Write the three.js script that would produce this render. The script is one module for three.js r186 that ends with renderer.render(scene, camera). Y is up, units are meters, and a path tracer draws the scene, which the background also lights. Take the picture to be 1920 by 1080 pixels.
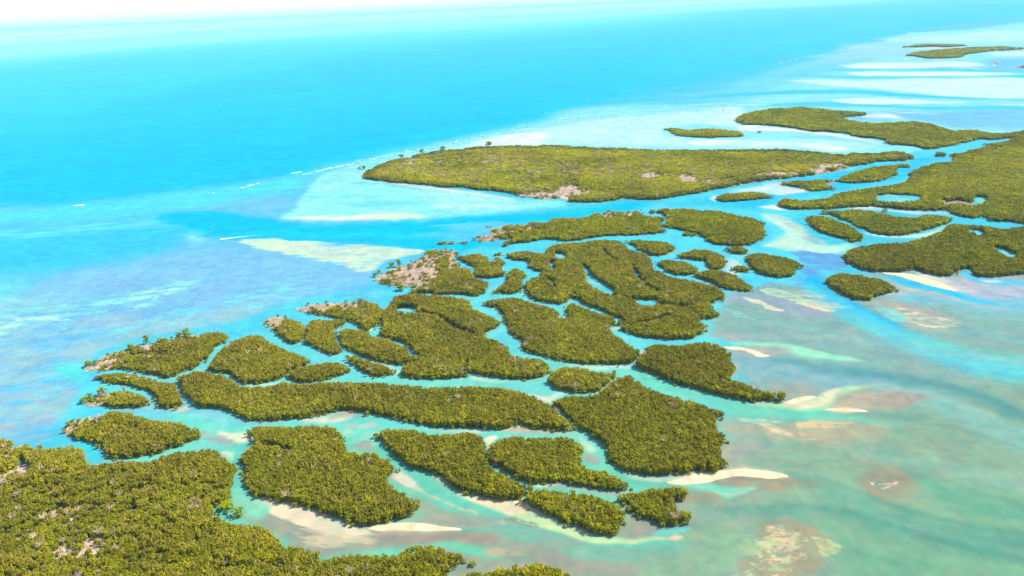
import * as THREE from 'three';
import { mergeGeometries } from 'three/addons/utils/BufferGeometryUtils.js';
import { MarchingCubes } from 'three/addons/objects/MarchingCubes.js';

// ------------------------------------------------------------------ camera, sky, sun, exposure
const EYE = 180;                                     // metres above the lagoon
const scene = new THREE.Scene();
const camera = new THREE.PerspectiveCamera(40, 16 / 9, 1, 90000);
camera.rotation.order = 'YXZ';
camera.position.set(0, EYE, 0);
camera.rotation.set(THREE.MathUtils.degToRad(-19.6), 0, THREE.MathUtils.degToRad(-2.5));
camera.updateMatrixWorld(true);
camera.updateProjectionMatrix();

const SKY_W = 256, SKY_H = 800, skyData = new Float32Array(SKY_W * SKY_H * 4);
for (let j = 0; j < SKY_H; j++) {
  const up = Math.max(0, Math.sin(((j + 0.5) / SKY_H - 0.5) * Math.PI));
  const k = Math.pow(up, 0.42);                       // milky horizon, blue overhead
  for (let i = 0; i < SKY_W; i++) {
    const o = (j * SKY_W + i) * 4, veil = 1 - Math.exp(-up * 60);   // a thin cyan veil on the very horizon, white haze over it
    skyData[o] = 0.24 + (0.78 - 0.24) * veil + (0.1 - 0.78) * k; skyData[o + 1] = 0.42 + (0.8 - 0.42) * veil + (0.21 - 0.8) * k; skyData[o + 2] = 0.46 + (0.82 - 0.46) * veil + (0.44 - 0.82) * k; skyData[o + 3] = 1;
  }
}
const sky = new THREE.DataTexture(skyData, SKY_W, SKY_H, THREE.RGBAFormat, THREE.FloatType);
sky.mapping = THREE.EquirectangularReflectionMapping; sky.magFilter = THREE.LinearFilter; sky.needsUpdate = true;
scene.background = sky; scene.environment = sky;

const sun = new THREE.DirectionalLight(new THREE.Color(1, 0.95, 0.86), 5);
const SUN = new THREE.Vector3(0.66, 0.74, -0.26).normalize();
sun.position.set(0, 0, -600).addScaledVector(SUN, 2000);
sun.target.position.set(0, 0, -600);
sun.castShadow = true;
sun.shadow.mapSize.set(4096, 4096);
Object.assign(sun.shadow.camera, { left: -1500, right: 1500, top: 1500, bottom: -1500, near: 10, far: 5000 });
scene.add(sun, sun.target);
scene.fog = new THREE.FogExp2(new THREE.Color(0.36, 0.78, 1.0), 0.000046);

const renderer = new THREE.WebGLRenderer();
renderer.toneMapping = THREE.LinearToneMapping;
renderer.toneMappingExposure = 2.55;
renderer.shadowMap.enabled = true;

// ------------------------------------------------------------------ helpers
function rng(seed) { let a = seed >>> 0; return () => { a = (a + 0x6d2b79f5) | 0; let t = Math.imul(a ^ (a >>> 15), 1 | a); t = (t + Math.imul(t ^ (t >>> 7), 61 | t)) ^ t; return ((t ^ (t >>> 14)) >>> 0) / 4294967296; }; }
const PERM = new Uint16Array(1024); { const r = rng(7), p = [...Array(512).keys()]; for (let i = 511; i > 0; i--) { const j = (r() * (i + 1)) | 0; [p[i], p[j]] = [p[j], p[i]]; } for (let i = 0; i < 1024; i++) PERM[i] = p[i & 511]; }
const VAL = new Float32Array(512); { const r = rng(11); for (let i = 0; i < 512; i++) VAL[i] = r() * 2 - 1; }
function noise(x, y) {                                // smooth value noise, -1 .. 1
  const xi = Math.floor(x), yi = Math.floor(y); let u = x - xi, v = y - yi;
  u = u * u * (3 - 2 * u); v = v * v * (3 - 2 * v);
  const a = PERM[xi & 511], b = PERM[(xi + 1) & 511], k = yi & 511, l = (yi + 1) & 511;
  const p = VAL[PERM[a + k]], q = VAL[PERM[b + k]], s = VAL[PERM[a + l]], t = VAL[PERM[b + l]];
  return p + (q - p) * u + (s - p) * v + (p - q - s + t) * u * v;
}
const fbm = (x, y, n = 4) => { let s = 0, a = 0.5, f = 1; for (let i = 0; i < n; i++) { s += a * noise(x * f + i * 17.3, y * f - i * 9.1); a *= 0.55; f *= 2.03; } return s; };
const smooth = (a, b, x) => { const t = Math.min(1, Math.max(0, (x - a) / (b - a))); return t * t * (3 - 2 * t); };

const ray = new THREE.Vector3();
function ground(px, py, y = 0) {                      // the place on the level y under a point of a 1920 x 1080 survey picture
  ray.set(px / 960 - 1, 1 - py / 540, 0.5).unproject(camera).sub(camera.position).normalize();
  const t = ray.y < -0.0035 ? (y - EYE) / ray.y : (EYE - y) / 0.0035;
  return [ray.x * t, ray.z * t];
}
const axis = new THREE.Vector3(0, 0, -1).applyQuaternion(camera.quaternion);
const metresPerPixel = (x, z) => (x * axis.x - EYE * axis.y + z * axis.z) * Math.tan(Math.PI / 9) / 540;

const used = new Map();
function numbered(name) { const n = used.get(name) ?? 0; used.set(name, n + 1); return n ? name + '_' + String(n).padStart(3, '0') : name; }
function tag(o, label, category, group, kind) {
  if (label) o.userData.label = label;
  if (category) o.userData.category = category;
  if (group) o.userData.group = group;
  if (kind) o.userData.kind = kind;
  return o;
}
function thing(name, label, category, x, y, z, group) {
  const g = new THREE.Group(); g.name = numbered(name); g.position.set(x, y, z); scene.add(g);
  return tag(g, label, category, group);
}
function mesh(name, geometry, material, parent = scene) {
  const m = new THREE.Mesh(geometry, material); m.name = parent === scene ? numbered(name) : name; m.castShadow = m.receiveShadow = true; parent.add(m); return m;
}
function curve(points, closed, steps) {               // Catmull-Rom through flat [x, y, ...]
  const n = points.length / 2, out = [], at = (i) => closed ? (i + n) % n : Math.min(n - 1, Math.max(0, i));
  for (let i = 0; i < (closed ? n : n - 1); i++) for (let s = 0; s < steps; s++) {
    const t = s / steps, p = [];
    for (let c = 0; c < 2; c++) {
      const a = points[at(i - 1) * 2 + c], b = points[at(i) * 2 + c], d = points[at(i + 1) * 2 + c], e = points[at(i + 2) * 2 + c];
      p.push(0.5 * (2 * b + (d - a) * t + (2 * a - 5 * b + 4 * d - e) * t * t + (3 * b - a - 3 * d + e) * t * t * t));
    }
    out.push(p);
  }
  if (!closed) out.push([points[2 * n - 2], points[2 * n - 1]]);
  return out;
}
function inside(poly, x, z) {
  let c = false;
  for (let i = 0, j = poly.length - 1; i < poly.length; j = i++) { const a = poly[i], b = poly[j]; if ((a[1] > z) !== (b[1] > z) && x < ((b[0] - a[0]) * (z - a[1])) / (b[1] - a[1]) + a[0]) c = !c; }
  return c;
}
function edgeDistance(poly, x, z) {
  let best = 1e9;
  for (let i = 0, j = poly.length - 1; i < poly.length; j = i++) {
    const a = poly[j], b = poly[i], dx = b[0] - a[0], dz = b[1] - a[1], t = Math.min(1, Math.max(0, ((x - a[0]) * dx + (z - a[1]) * dz) / (dx * dx + dz * dz + 1e-9)));
    best = Math.min(best, (x - a[0] - t * dx) ** 2 + (z - a[1] - t * dz) ** 2);
  }
  return Math.sqrt(best);
}
const areaOf = (p) => { let s = 0; for (let i = 0, j = p.length - 1; i < p.length; j = i++) s += p[j][0] * p[i][1] - p[i][0] * p[j][1]; return s / 2; };

// ------------------------------------------------------------------ survey of the islands: outlines as seen from the air (tree tops on the far side, feet on the near side)
// key: [label, canopy height, outline, { bare: [[x, y, rx, ry, share] ...] thin or bare ground, holes: [outline ...] ponds, scrub: share of low scrub inside, far: true }]
const ISLANDS = [
  ['long wooded island with pale scrubby middle and white surf beach along its far shore', 4.6, [683, 332, 690, 317, 727, 301, 753, 294, 790, 287, 827, 281, 853, 278, 917, 273, 973, 272, 1040, 271, 1123, 275, 1207, 278, 1280, 279, 1380, 279, 1463, 278, 1530, 283, 1580, 289, 1600, 284, 1640, 285, 1680, 281, 1707, 288, 1715, 297, 1693, 302, 1647, 303, 1597, 313, 1563, 322, 1513, 330, 1467, 335, 1413, 342, 1380, 348, 1340, 355, 1313, 362, 1275, 367, 1223, 375, 1173, 373, 1140, 377, 1117, 380, 1070, 378, 1068, 368, 1050, 371, 1017, 373, 973, 368, 957, 362, 907, 357, 873, 353, 823, 350, 773, 345, 723, 340, 697, 337],
    { scrub: 1, bare: [[1078, 358, 52, 12, 0.93], [1015, 366, 42, 7, 0.88], [1160, 362, 60, 6, 0.5], [1225, 327, 36, 7, 0.88], [1293, 333, 22, 8, 0.92], [1405, 328, 18, 9, 0.92], [1450, 326, 50, 6, 0.75], [1535, 320, 26, 9, 0.88], [1565, 310, 24, 7, 0.85], [1350, 340, 50, 6, 0.5], [850, 298, 90, 8, 0.5], [1000, 305, 160, 12, 0.42], [930, 314, 130, 14, 0.42], [1150, 322, 140, 12, 0.42], [760, 312, 60, 8, 0.35], [1010, 345, 80, 8, 0.4]] }],
  ['far wooded island with a hooked tail around a blue lagoon at its back', 5, [1383, 220, 1393, 213, 1413, 208, 1447, 203, 1500, 199, 1533, 202, 1570, 207, 1613, 208, 1625, 213, 1612, 217, 1582, 220, 1600, 225, 1630, 229, 1680, 228, 1723, 227, 1763, 235, 1783, 242, 1830, 243, 1880, 248, 1930, 243, 1940, 256, 1863, 261, 1820, 264, 1780, 275, 1740, 280, 1713, 274, 1663, 270, 1660, 263, 1613, 257, 1580, 250, 1513, 245, 1480, 239, 1430, 235, 1390, 232], {}],
  ['small flat wooded islet on the white sand flat behind the long island', 4, [1247, 240, 1270, 239, 1290, 242, 1330, 240, 1365, 242, 1385, 246, 1395, 252, 1390, 257, 1350, 258, 1310, 258, 1275, 255, 1260, 248], {}],
  ['thin hazy blue-grey island farthest out on the sand flats', 6, [1692, 88.5, 1715, 83.5, 1745, 82, 1790, 82, 1806, 84, 1800, 87, 1760, 88, 1720, 89], { far: 1 }],
  ['large hazy blue-grey island just in front of the farthest thin one', 6, [1697, 103, 1720, 97, 1760, 92, 1800, 88.5, 1850, 87, 1895, 87, 1918, 91, 1890, 94, 1850, 97, 1810, 103, 1790, 109, 1750, 110, 1715, 106], { far: 1 }],
  ['hazy dark islet at the right picture edge below the farthest islands', 5, [1908, 124.5, 1915, 122.5, 1935, 121.5, 1935, 126.5, 1916, 126.5], { far: 1 }],
  ['large wooded mass at the right edge with a pale pond behind its front strip', 5, [1753, 289, 1793, 286, 1827, 278, 1850, 273, 1848, 269, 1880, 265, 1940, 261, 1960, 412, 1900, 416, 1868, 416, 1850, 410, 1838, 398, 1826, 387, 1836, 381, 1815, 379, 1795, 376, 1778, 378, 1764, 379, 1766, 384, 1774, 390, 1747, 395, 1680, 391.5, 1643, 387, 1613, 388, 1560, 391, 1513, 393, 1470, 390, 1460, 380, 1472, 371, 1500, 373, 1545, 370, 1565, 365, 1570, 361, 1613, 353, 1647, 347, 1690, 340, 1708, 332, 1707, 322, 1713, 317, 1742, 307, 1757, 304, 1790, 299, 1782, 294],
    { holes: [[1643, 373, 1657, 366, 1697, 366, 1728, 369, 1712, 373, 1680, 376.5, 1650, 375.5], [1827, 371, 1845, 370, 1849, 375, 1833, 377]], scrub: 0.4 }],
  ['small wooded islet in the creek below the pond of the right-hand woods', 4.5, [1774, 384, 1800, 379, 1830, 386, 1842, 400, 1830, 408, 1800, 406, 1782, 399], {}],
  ['slim slanting wooded islet in front of the kite-shaped island', 4.5, [1514, 406, 1530, 402, 1560, 407, 1590, 419, 1613, 435, 1617, 450, 1600, 453, 1570, 445, 1530, 430], {}],
  ['kite-shaped wooded island ringed by narrow turquoise creeks', 4.6, [1545, 397, 1580, 392, 1620, 392, 1680, 402, 1720, 405, 1740, 399, 1770, 402, 1783, 411, 1765, 422, 1730, 433, 1690, 441, 1650, 440, 1620, 430, 1590, 415], {}],
  ['broad wooded island with a cream sand spit off its lower shore', 5, [1582, 480, 1590, 468, 1610, 460, 1650, 455, 1700, 449, 1740, 440, 1768, 428, 1785, 418, 1840, 419, 1880, 426, 1915, 421, 1960, 418, 1960, 510, 1920, 514, 1863, 519, 1830, 517, 1824, 505, 1813, 503, 1792, 511, 1778, 518, 1747, 515, 1713, 504, 1707, 508, 1670, 510, 1627, 508, 1597, 497],
    { holes: [[1863, 464, 1880, 468, 1897, 474, 1907, 480, 1898, 482, 1880, 474], [1818, 430, 1834, 432, 1846, 438, 1832, 436]] }],
  ['forked wooded island between two arms of the turquoise creek', 4.3, [1469, 343, 1490, 337, 1530, 336, 1575, 332, 1600, 321, 1630, 313, 1660, 308, 1690, 305, 1702, 310, 1690, 313, 1676, 319, 1680, 325, 1668, 333, 1645, 341, 1600, 343, 1550, 340, 1545, 344, 1562, 349, 1566, 354, 1545, 357, 1520, 358, 1502, 352, 1480, 349], { bare: [[1625, 334, 14, 3, 0.7]] }],
  ['small oval wooded islet in the middle of the broad creek', 4.3, [1343, 370, 1352, 363, 1375, 362, 1405, 358, 1430, 360, 1447, 367, 1440, 372, 1400, 376, 1370, 378, 1350, 377], {}],
  ['straggling wooded island with pinkish bare ground at its left tip', 4.3, [891, 449, 900, 437, 922, 432, 918, 424, 935, 421, 973, 417, 997, 413, 1027, 416, 1037, 408, 1083, 407, 1120, 397, 1140, 390, 1163, 393, 1200, 391, 1206, 400, 1250, 405, 1253, 410, 1234, 420, 1248, 435, 1207, 440, 1140, 442, 1100, 448, 1057, 452, 1035, 449, 1018, 449, 975, 457, 945, 457, 962, 448, 940, 449, 907, 454],
    { bare: [[915, 438, 34, 17, 0.88], [950, 425, 48, 9, 0.75], [1150, 399, 44, 8, 0.85], [1180, 394, 28, 6, 0.8], [985, 433, 36, 6, 0.55]] }],
  ['blunt wooded island left of the broad sand-floored inlet', 4.5, [1222, 396, 1235, 390, 1280, 389, 1313, 392, 1347, 393, 1373, 400, 1413, 407, 1434, 417, 1429, 427, 1437, 438, 1427, 449, 1405, 460, 1380, 462, 1340, 457, 1312, 441, 1280, 432, 1243, 424, 1256, 412, 1245, 403], {}],
  ['tiny wooded islet tucked under the blunt island', 3.6, [1277, 436, 1287, 432, 1300, 436, 1300, 441, 1285, 442], {}],
  ['tiny wooded islet just below the blunt island and above the round one', 4, [1363, 466, 1372, 460, 1386, 460, 1402, 467, 1402, 474, 1385, 478, 1368, 473], {}],
  ['leaf-shaped wooded islet above the big central island', 4.3, [1174, 450, 1200, 447, 1240, 449, 1260, 457, 1267, 466, 1252, 475, 1232, 480, 1210, 475, 1193, 463], {}],
  ['hooked wooded islet like a comma beside the round island', 4.3, [1271, 478, 1290, 468, 1315, 467, 1345, 472, 1362, 485, 1358, 500, 1342, 507, 1329, 501, 1325, 491, 1300, 488, 1280, 485], {}],
  ['tiny round wooded islet left of the round island', 3.8, [1371, 503, 1382, 496, 1400, 498, 1406, 505, 1398, 511, 1380, 510], {}],
  ['round wooded island above the streaked sandbanks', 4.6, [1398, 481, 1410, 472, 1430, 470, 1450, 474, 1466, 477, 1480, 480, 1497, 490, 1505, 497, 1496, 505, 1488, 510, 1485, 519, 1465, 521, 1440, 517, 1415, 508, 1405, 494], {}],
  ['rounded wooded island standing alone in the right lagoon', 4.8, [1549, 529, 1556, 517, 1578, 508, 1600, 511, 1630, 515, 1660, 521, 1676, 536, 1671, 547, 1650, 553, 1640, 557, 1632, 563, 1610, 563, 1590, 557, 1570, 547], { bare: [[1588, 534, 6, 5, 0.6]] }],
  ['thin row of shrubs on a pinkish bank in the channel', 3.8, [826, 453, 835, 449, 850, 451, 868, 450, 872, 455, 850, 457, 828, 457], { bare: [[850, 454, 25, 4, 0.55]] }],
  ['tiny shrubby islet left of the big central island', 3.4, [929, 475, 936, 472, 945, 475, 944, 479, 933, 479], {}],
  ['bare pinkish island with scattered shrubs and grey puddles', 3.6, [700, 521, 715, 507, 745, 497, 775, 487, 800, 472, 815, 465, 850, 466, 858, 476, 852, 484, 860, 497, 848, 506, 838, 517, 815, 533, 790, 539, 760, 538, 735, 535, 708, 529],
    { flats: 1, bare: [[775, 506, 95, 42, 0.9], [740, 523, 55, 18, 0.8], [820, 478, 45, 18, 0.75], [800, 525, 50, 14, 0.8]] }],
  ['wooded island joined to the right side of the bare pinkish island', 4.4, [773, 548, 785, 537, 800, 532, 818, 519, 838, 508, 850, 501, 880, 502, 882, 515, 905, 522, 920, 530, 911, 540, 908, 550, 890, 555, 850, 552, 815, 552, 790, 549], {}],
  ['notched wooded islet with a small inlet right of the pinkish island', 4.3, [861, 483, 875, 475, 900, 474, 912, 482, 919, 488, 930, 480, 945, 486, 950, 495, 938, 500, 947, 508, 942, 520, 920, 522, 898, 520, 887, 513, 895, 505, 880, 497], {}],
  ['little wooded islet at the fork of the central creeks', 4.2, [926, 546, 940, 532, 952, 526, 955, 510, 970, 500, 982, 508, 985, 520, 975, 531, 985, 540, 968, 550, 945, 552], {}],
  ['wooded island with a ragged right arm in the centre of the picture', 4.6, [906, 571, 915, 560, 940, 557, 965, 553, 985, 561, 1010, 568, 1040, 575, 1048, 588, 1063, 591, 1061, 572, 1075, 566, 1100, 576, 1130, 585, 1155, 595, 1163, 606, 1140, 613, 1150, 622, 1175, 638, 1198, 656, 1199, 668, 1187, 680, 1160, 684, 1107, 682, 1057, 677, 1023, 669, 985, 660, 978, 650, 983, 641, 962, 627, 955, 615, 950, 600, 943, 588, 933, 578], {}],
  ['largest central island cut by narrow pale creeks', 4.6, [951, 478, 965, 469, 990, 468, 1022, 474, 1030, 460, 1060, 454, 1100, 450, 1150, 447, 1168, 452, 1178, 465, 1205, 472, 1220, 485, 1222, 500, 1240, 508, 1270, 518, 1310, 526, 1345, 537, 1358, 549, 1354, 561, 1330, 570, 1349, 583, 1348, 593, 1330, 598, 1310, 598, 1324, 606, 1318, 622, 1300, 634, 1270, 637, 1223, 635, 1190, 628, 1167, 617, 1172, 603, 1155, 595, 1130, 583, 1100, 573, 1088, 563, 1066, 558, 1057, 570, 1030, 568, 1000, 560, 987, 545, 990, 525, 1000, 515, 1018, 512, 995, 503, 992, 491, 968, 488],
    { holes: [[1092, 499, 1104, 506, 1112, 519, 1130, 531, 1151, 547, 1146, 551, 1124, 540, 1102, 525, 1098, 513], [1192, 561, 1212, 563, 1231, 563, 1226, 570, 1204, 568], [1186, 504, 1194, 509, 1200, 520, 1193, 517], [1040, 476, 1060, 477, 1056, 482, 1044, 481], [1034, 492, 1041, 496, 1038, 505, 1033, 500]], creeks: [[3.2, 1024, 518, 1036, 528, 1042, 540], [3.2, 1158, 553, 1172, 556, 1186, 560], [3.2, 1204, 524, 1215, 535, 1238, 545], [4, 1238, 568, 1262, 572, 1305, 575], [3, 1130, 465, 1142, 480, 1160, 490], [3, 1252, 590, 1225, 600, 1196, 606]] }],
  ['small wooded islet against the upper right of the largest central island', 4.2, [1234, 491, 1246, 484, 1270, 487, 1290, 491, 1305, 498, 1306, 508, 1298, 516, 1280, 516, 1255, 511, 1241, 500], {}],
  ['pointed wooded islet right of the largest central island', 4.3, [1303, 514, 1312, 506, 1340, 504, 1370, 510, 1395, 523, 1411, 537, 1407, 546, 1385, 546, 1355, 541, 1335, 530, 1315, 523], {}],
  ['big lobed island left of the main central creek', 4.7, [737, 562, 745, 552, 780, 548, 820, 552, 860, 555, 878, 562, 885, 573, 905, 583, 925, 592, 937, 603, 930, 616, 905, 627, 935, 636, 950, 649, 960, 665, 985, 668, 1010, 668, 1028, 680, 1028, 696, 1013, 707, 985, 712, 950, 710, 915, 706, 882, 699, 872, 707, 830, 710, 790, 711, 760, 706, 750, 694, 760, 682, 787, 670, 772, 654, 754, 642, 722, 634, 711, 623, 720, 607, 710, 592, 720, 580],
    { holes: [[745, 579, 768, 577, 783, 582, 778, 586, 760, 582]], creeks: [[5, 790, 586, 806, 590, 826, 596, 848, 610, 866, 619, 892, 626], [3, 874, 697, 869, 688, 880, 674]] }],
  ['slanting wooded island on the left of the lobed island', 4.3, [636, 625, 645, 615, 670, 616, 700, 627, 730, 635, 755, 646, 765, 660, 786, 668, 780, 678, 765, 682, 740, 683, 700, 675, 670, 663, 650, 653, 640, 640], {}],
  ['small slipper-shaped islet below the slanting island', 4.1, [648, 669, 660, 665, 680, 671, 705, 678, 725, 685, 735, 697, 725, 705, 700, 706, 680, 695, 660, 682], {}],
  ['wooded island with a pinkish bare bank along its left end', 4.3, [557, 576, 575, 565, 600, 562, 650, 560, 680, 559, 700, 567, 718, 580, 720, 595, 705, 611, 690, 622, 667, 606, 640, 600, 615, 593, 580, 588], { flats: 0.5, bare: [[608, 571, 66, 12, 0.95], [672, 574, 26, 7, 0.7]] }],
  ['leaning wooded islet with a pinkish bare corner', 4.2, [499, 604, 505, 589, 525, 586, 545, 595, 560, 600, 571, 620, 568, 635, 555, 645, 540, 640, 522, 625, 508, 612], { bare: [[512, 600, 24, 16, 0.95]] }],
  ['narrow upright wooded islet beside the leaning one', 4.3, [570, 641, 578, 620, 580, 600, 600, 595, 640, 597, 650, 604, 640, 612, 625, 620, 630, 640, 640, 655, 635, 665, 612, 663, 590, 650], {}],
  ['wooded point on the left with twisted trees along its pinkish outer bank', 4.4, [163, 688, 172, 679, 192, 660, 228, 650, 265, 640, 300, 633, 330, 627, 350, 620, 385, 622, 415, 620, 428, 632, 415, 645, 400, 655, 393, 668, 375, 682, 363, 692, 345, 698, 315, 710, 290, 703, 262, 697, 225, 692, 190, 695],
    { bare: [[184, 682, 26, 15, 0.92], [225, 664, 40, 10, 0.75], [268, 648, 28, 10, 0.88], [345, 633, 34, 9, 0.75], [240, 675, 60, 14, 0.35], [300, 660, 60, 12, 0.25]] }],
  ['rounded wooded island in the elbow above the long central island', 4.4, [386, 692, 400, 675, 412, 655, 440, 637, 465, 626, 490, 628, 505, 640, 530, 650, 560, 662, 578, 672, 580, 682, 560, 692, 540, 700, 530, 710, 500, 717, 470, 720, 449, 716, 440, 705, 420, 699], {}],
  ['long winding wooded island stretching from the left point to the middle', 4.8, [330, 708, 350, 699, 372, 693, 400, 698, 425, 703, 438, 714, 450, 721, 500, 720, 530, 714, 560, 718, 600, 716, 640, 713, 700, 714, 740, 716, 790, 720, 830, 721, 870, 722, 930, 723, 970, 730, 1000, 740, 1030, 755, 1055, 778, 1072, 797, 1069, 807, 1040, 806, 1003, 803, 973, 795, 960, 802, 933, 805, 900, 803, 873, 801, 823, 800, 773, 792, 733, 783, 700, 777, 650, 768, 593, 780, 567, 785, 500, 789, 467, 787, 450, 780, 423, 768, 373, 763, 360, 750, 347, 733], { bare: [[740, 745, 40, 8, 0.15]] }],
  ['finger-like wooded island curving down beside the small pink-ended islet', 4.3, [178, 706, 190, 698, 215, 695, 250, 698, 275, 705, 300, 712, 320, 716, 330, 727, 338, 745, 340, 760, 320, 766, 300, 763, 297, 748, 285, 736, 260, 729, 235, 721, 205, 718, 188, 711], {}],
  ['low wooded islet above the left half of the long winding island', 4.2, [540, 702, 545, 693, 570, 683, 600, 678, 630, 675, 650, 685, 655, 695, 640, 704, 610, 711, 580, 718, 552, 715], {}],
  ['small islet with a bare pinkish left end near the left shore', 4.1, [153, 754, 158, 742, 190, 732, 210, 730, 235, 728, 265, 738, 281, 750, 278, 760, 250, 764, 215, 765, 195, 760, 165, 761], { flats: 0.4, bare: [[180, 749, 26, 17, 0.96], [222, 745, 16, 6, 0.7]] }],
  ['triangular wooded island between the left shore and the peninsula', 4.6, [115, 806, 123, 790, 133, 780, 167, 773, 180, 777, 193, 772, 213, 767, 247, 772, 273, 780, 300, 788, 327, 790, 353, 795, 370, 802, 375, 813, 363, 827, 333, 838, 300, 850, 260, 857, 217, 859, 200, 851, 197, 837, 160, 827, 132, 819], { bare: [[160, 792, 26, 14, 0.8], [130, 812, 18, 8, 0.6], [230, 800, 60, 15, 0.2]] }],
  ['broad wooded peninsula filling the lower left corner with pale dead branches', 4.8, [-70, 812, 0, 820, 33, 827, 73, 837, 110, 833, 147, 835, 157, 853, 163, 864, 193, 862, 217, 860, 267, 861, 317, 849, 350, 843, 400, 840, 407, 850, 430, 860, 440, 880, 437, 900, 430, 920, 428, 940, 415, 946, 395, 949, 400, 960, 433, 977, 473, 978, 500, 990, 513, 1003, 533, 1017, 567, 1023, 590, 1030, 597, 1043, 617, 1040, 650, 1034, 697, 1037, 745, 1035, 767, 1023, 813, 1020, 847, 1033, 867, 1043, 857, 1060, 837, 1082, 800, 1130, 760, 1190, -160, 1190, -140, 900],
    { bare: [[15, 845, 25, 16, 0.75], [20, 890, 30, 16, 0.85], [150, 1030, 42, 20, 0.9], [115, 955, 16, 6, 0.8], [155, 952, 20, 8, 0.8], [210, 938, 14, 5, 0.6], [125, 978, 18, 8, 0.6], [265, 1035, 16, 7, 0.85], [180, 1025, 30, 6, 0.7], [300, 930, 110, 22, 0.4], [120, 990, 200, 60, 0.34], [340, 985, 90, 30, 0.3], [60, 930, 80, 30, 0.35], [250, 1060, 120, 20, 0.35], [400, 1000, 10, 5, 0.9], [290, 905, 9, 7, 0.75], [450, 1070, 40, 8, 0.6], [520, 1062, 18, 7, 0.7], [20, 1000, 30, 10, 0.5], [10, 1070, 40, 8, 0.6], [60, 1075, 30, 6, 0.6], [290, 1050, 16, 10, 0.6]], holes: [[36, 868, 46, 864, 51, 872, 41, 875]] }],
  ['dark wooded tip at the bottom picture edge right of the peninsula', 4.8, [850, 1082, 880, 1070, 920, 1068, 950, 1060, 980, 1058, 1010, 1055, 1040, 1060, 1062, 1070, 1072, 1086, 1060, 1130, 980, 1160, 850, 1130], {}],
  ['big bean-shaped wooded island with a sand flat off its lower shore', 4.9, [467, 806, 480, 796, 520, 795, 553, 793, 593, 792, 623, 798, 637, 810, 640, 820, 652, 838, 667, 843, 700, 845, 723, 857, 742, 875, 738, 886, 724, 903, 757, 920, 786, 946, 777, 957, 773, 968, 740, 975, 707, 983, 683, 988, 650, 977, 620, 967, 593, 957, 567, 947, 533, 940, 483, 930, 467, 917, 462, 887, 457, 863, 460, 842, 478, 829, 474, 818], { bare: [[560, 880, 40, 10, 0.15]], creeks: [[3, 488, 830, 518, 834, 546, 842]] }],
  ['long slanting wooded island left of the forked one in the foreground', 4.9, [710, 816, 720, 803, 773, 802, 813, 808, 853, 810, 893, 808, 908, 820, 910, 837, 908, 855, 918, 869, 940, 884, 973, 901, 998, 916, 988, 925, 977, 935, 957, 938, 923, 935, 890, 927, 867, 922, 847, 912, 843, 900, 813, 887, 773, 877, 750, 860, 723, 833], {}],
  ['wooded island with a long tail right of the slanting one in the foreground', 4.9, [911, 853, 917, 834, 940, 818, 967, 815, 1007, 818, 1040, 815, 1077, 820, 1092, 837, 1093, 850, 1085, 859, 1107, 873, 1137, 880, 1170, 897, 1181, 910, 1173, 920, 1140, 920, 1090, 911, 1055, 903, 1007, 907, 975, 898, 942, 881, 918, 867], {}],
  ['wooded island with a white beach at its left tip in the foreground', 4.9, [979, 938, 988, 924, 1007, 915, 1040, 913, 1090, 920, 1123, 925, 1153, 937, 1170, 953, 1173, 970, 1162, 990, 1147, 1005, 1117, 1002, 1083, 987, 1040, 970, 1007, 953, 988, 947], {}],
  ['wooded island with a notch bitten from its right side', 4.8, [1161, 929, 1175, 921, 1200, 914, 1217, 912, 1250, 910, 1275, 910, 1292, 917, 1298, 927, 1292, 935, 1267, 940, 1263, 947, 1280, 954, 1293, 962, 1292, 972, 1275, 982, 1250, 987, 1225, 978, 1200, 967, 1172, 946], {}],
  ['large wedge-shaped wooded island beside the white sand spit', 4.9, [1035, 754, 1057, 738, 1107, 735, 1133, 727, 1147, 712, 1165, 704, 1182, 702, 1207, 720, 1240, 730, 1280, 743, 1330, 757, 1352, 770, 1348, 780, 1340, 797, 1357, 810, 1365, 828, 1348, 843, 1360, 863, 1357, 880, 1323, 886, 1308, 880, 1290, 887, 1258, 890, 1217, 893, 1193, 888, 1167, 880, 1145, 867, 1142, 850, 1140, 837, 1117, 822, 1083, 800, 1060, 777], {}],
  ['low wooded islet nestled above the wedge-shaped island', 4.3, [1031, 713, 1045, 690, 1080, 685, 1110, 690, 1150, 698, 1150, 705, 1138, 722, 1110, 735, 1070, 736, 1040, 726], {}],
  ['wooded island with a dark tapering tail pointing at the cream sandbank', 4.9, [1191, 684, 1202, 664, 1213, 656, 1213, 647, 1230, 640, 1263, 642, 1297, 642, 1323, 640, 1355, 648, 1369, 663, 1366, 670, 1380, 682, 1381, 694, 1368, 703, 1374, 711, 1397, 715, 1422, 727, 1447, 732, 1470, 742, 1460, 748, 1422, 753, 1388, 748, 1355, 743, 1322, 735, 1297, 727, 1263, 718, 1230, 705, 1205, 693], { bare: [[1352, 714, 10, 5, 0.7]] }],
];

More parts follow.
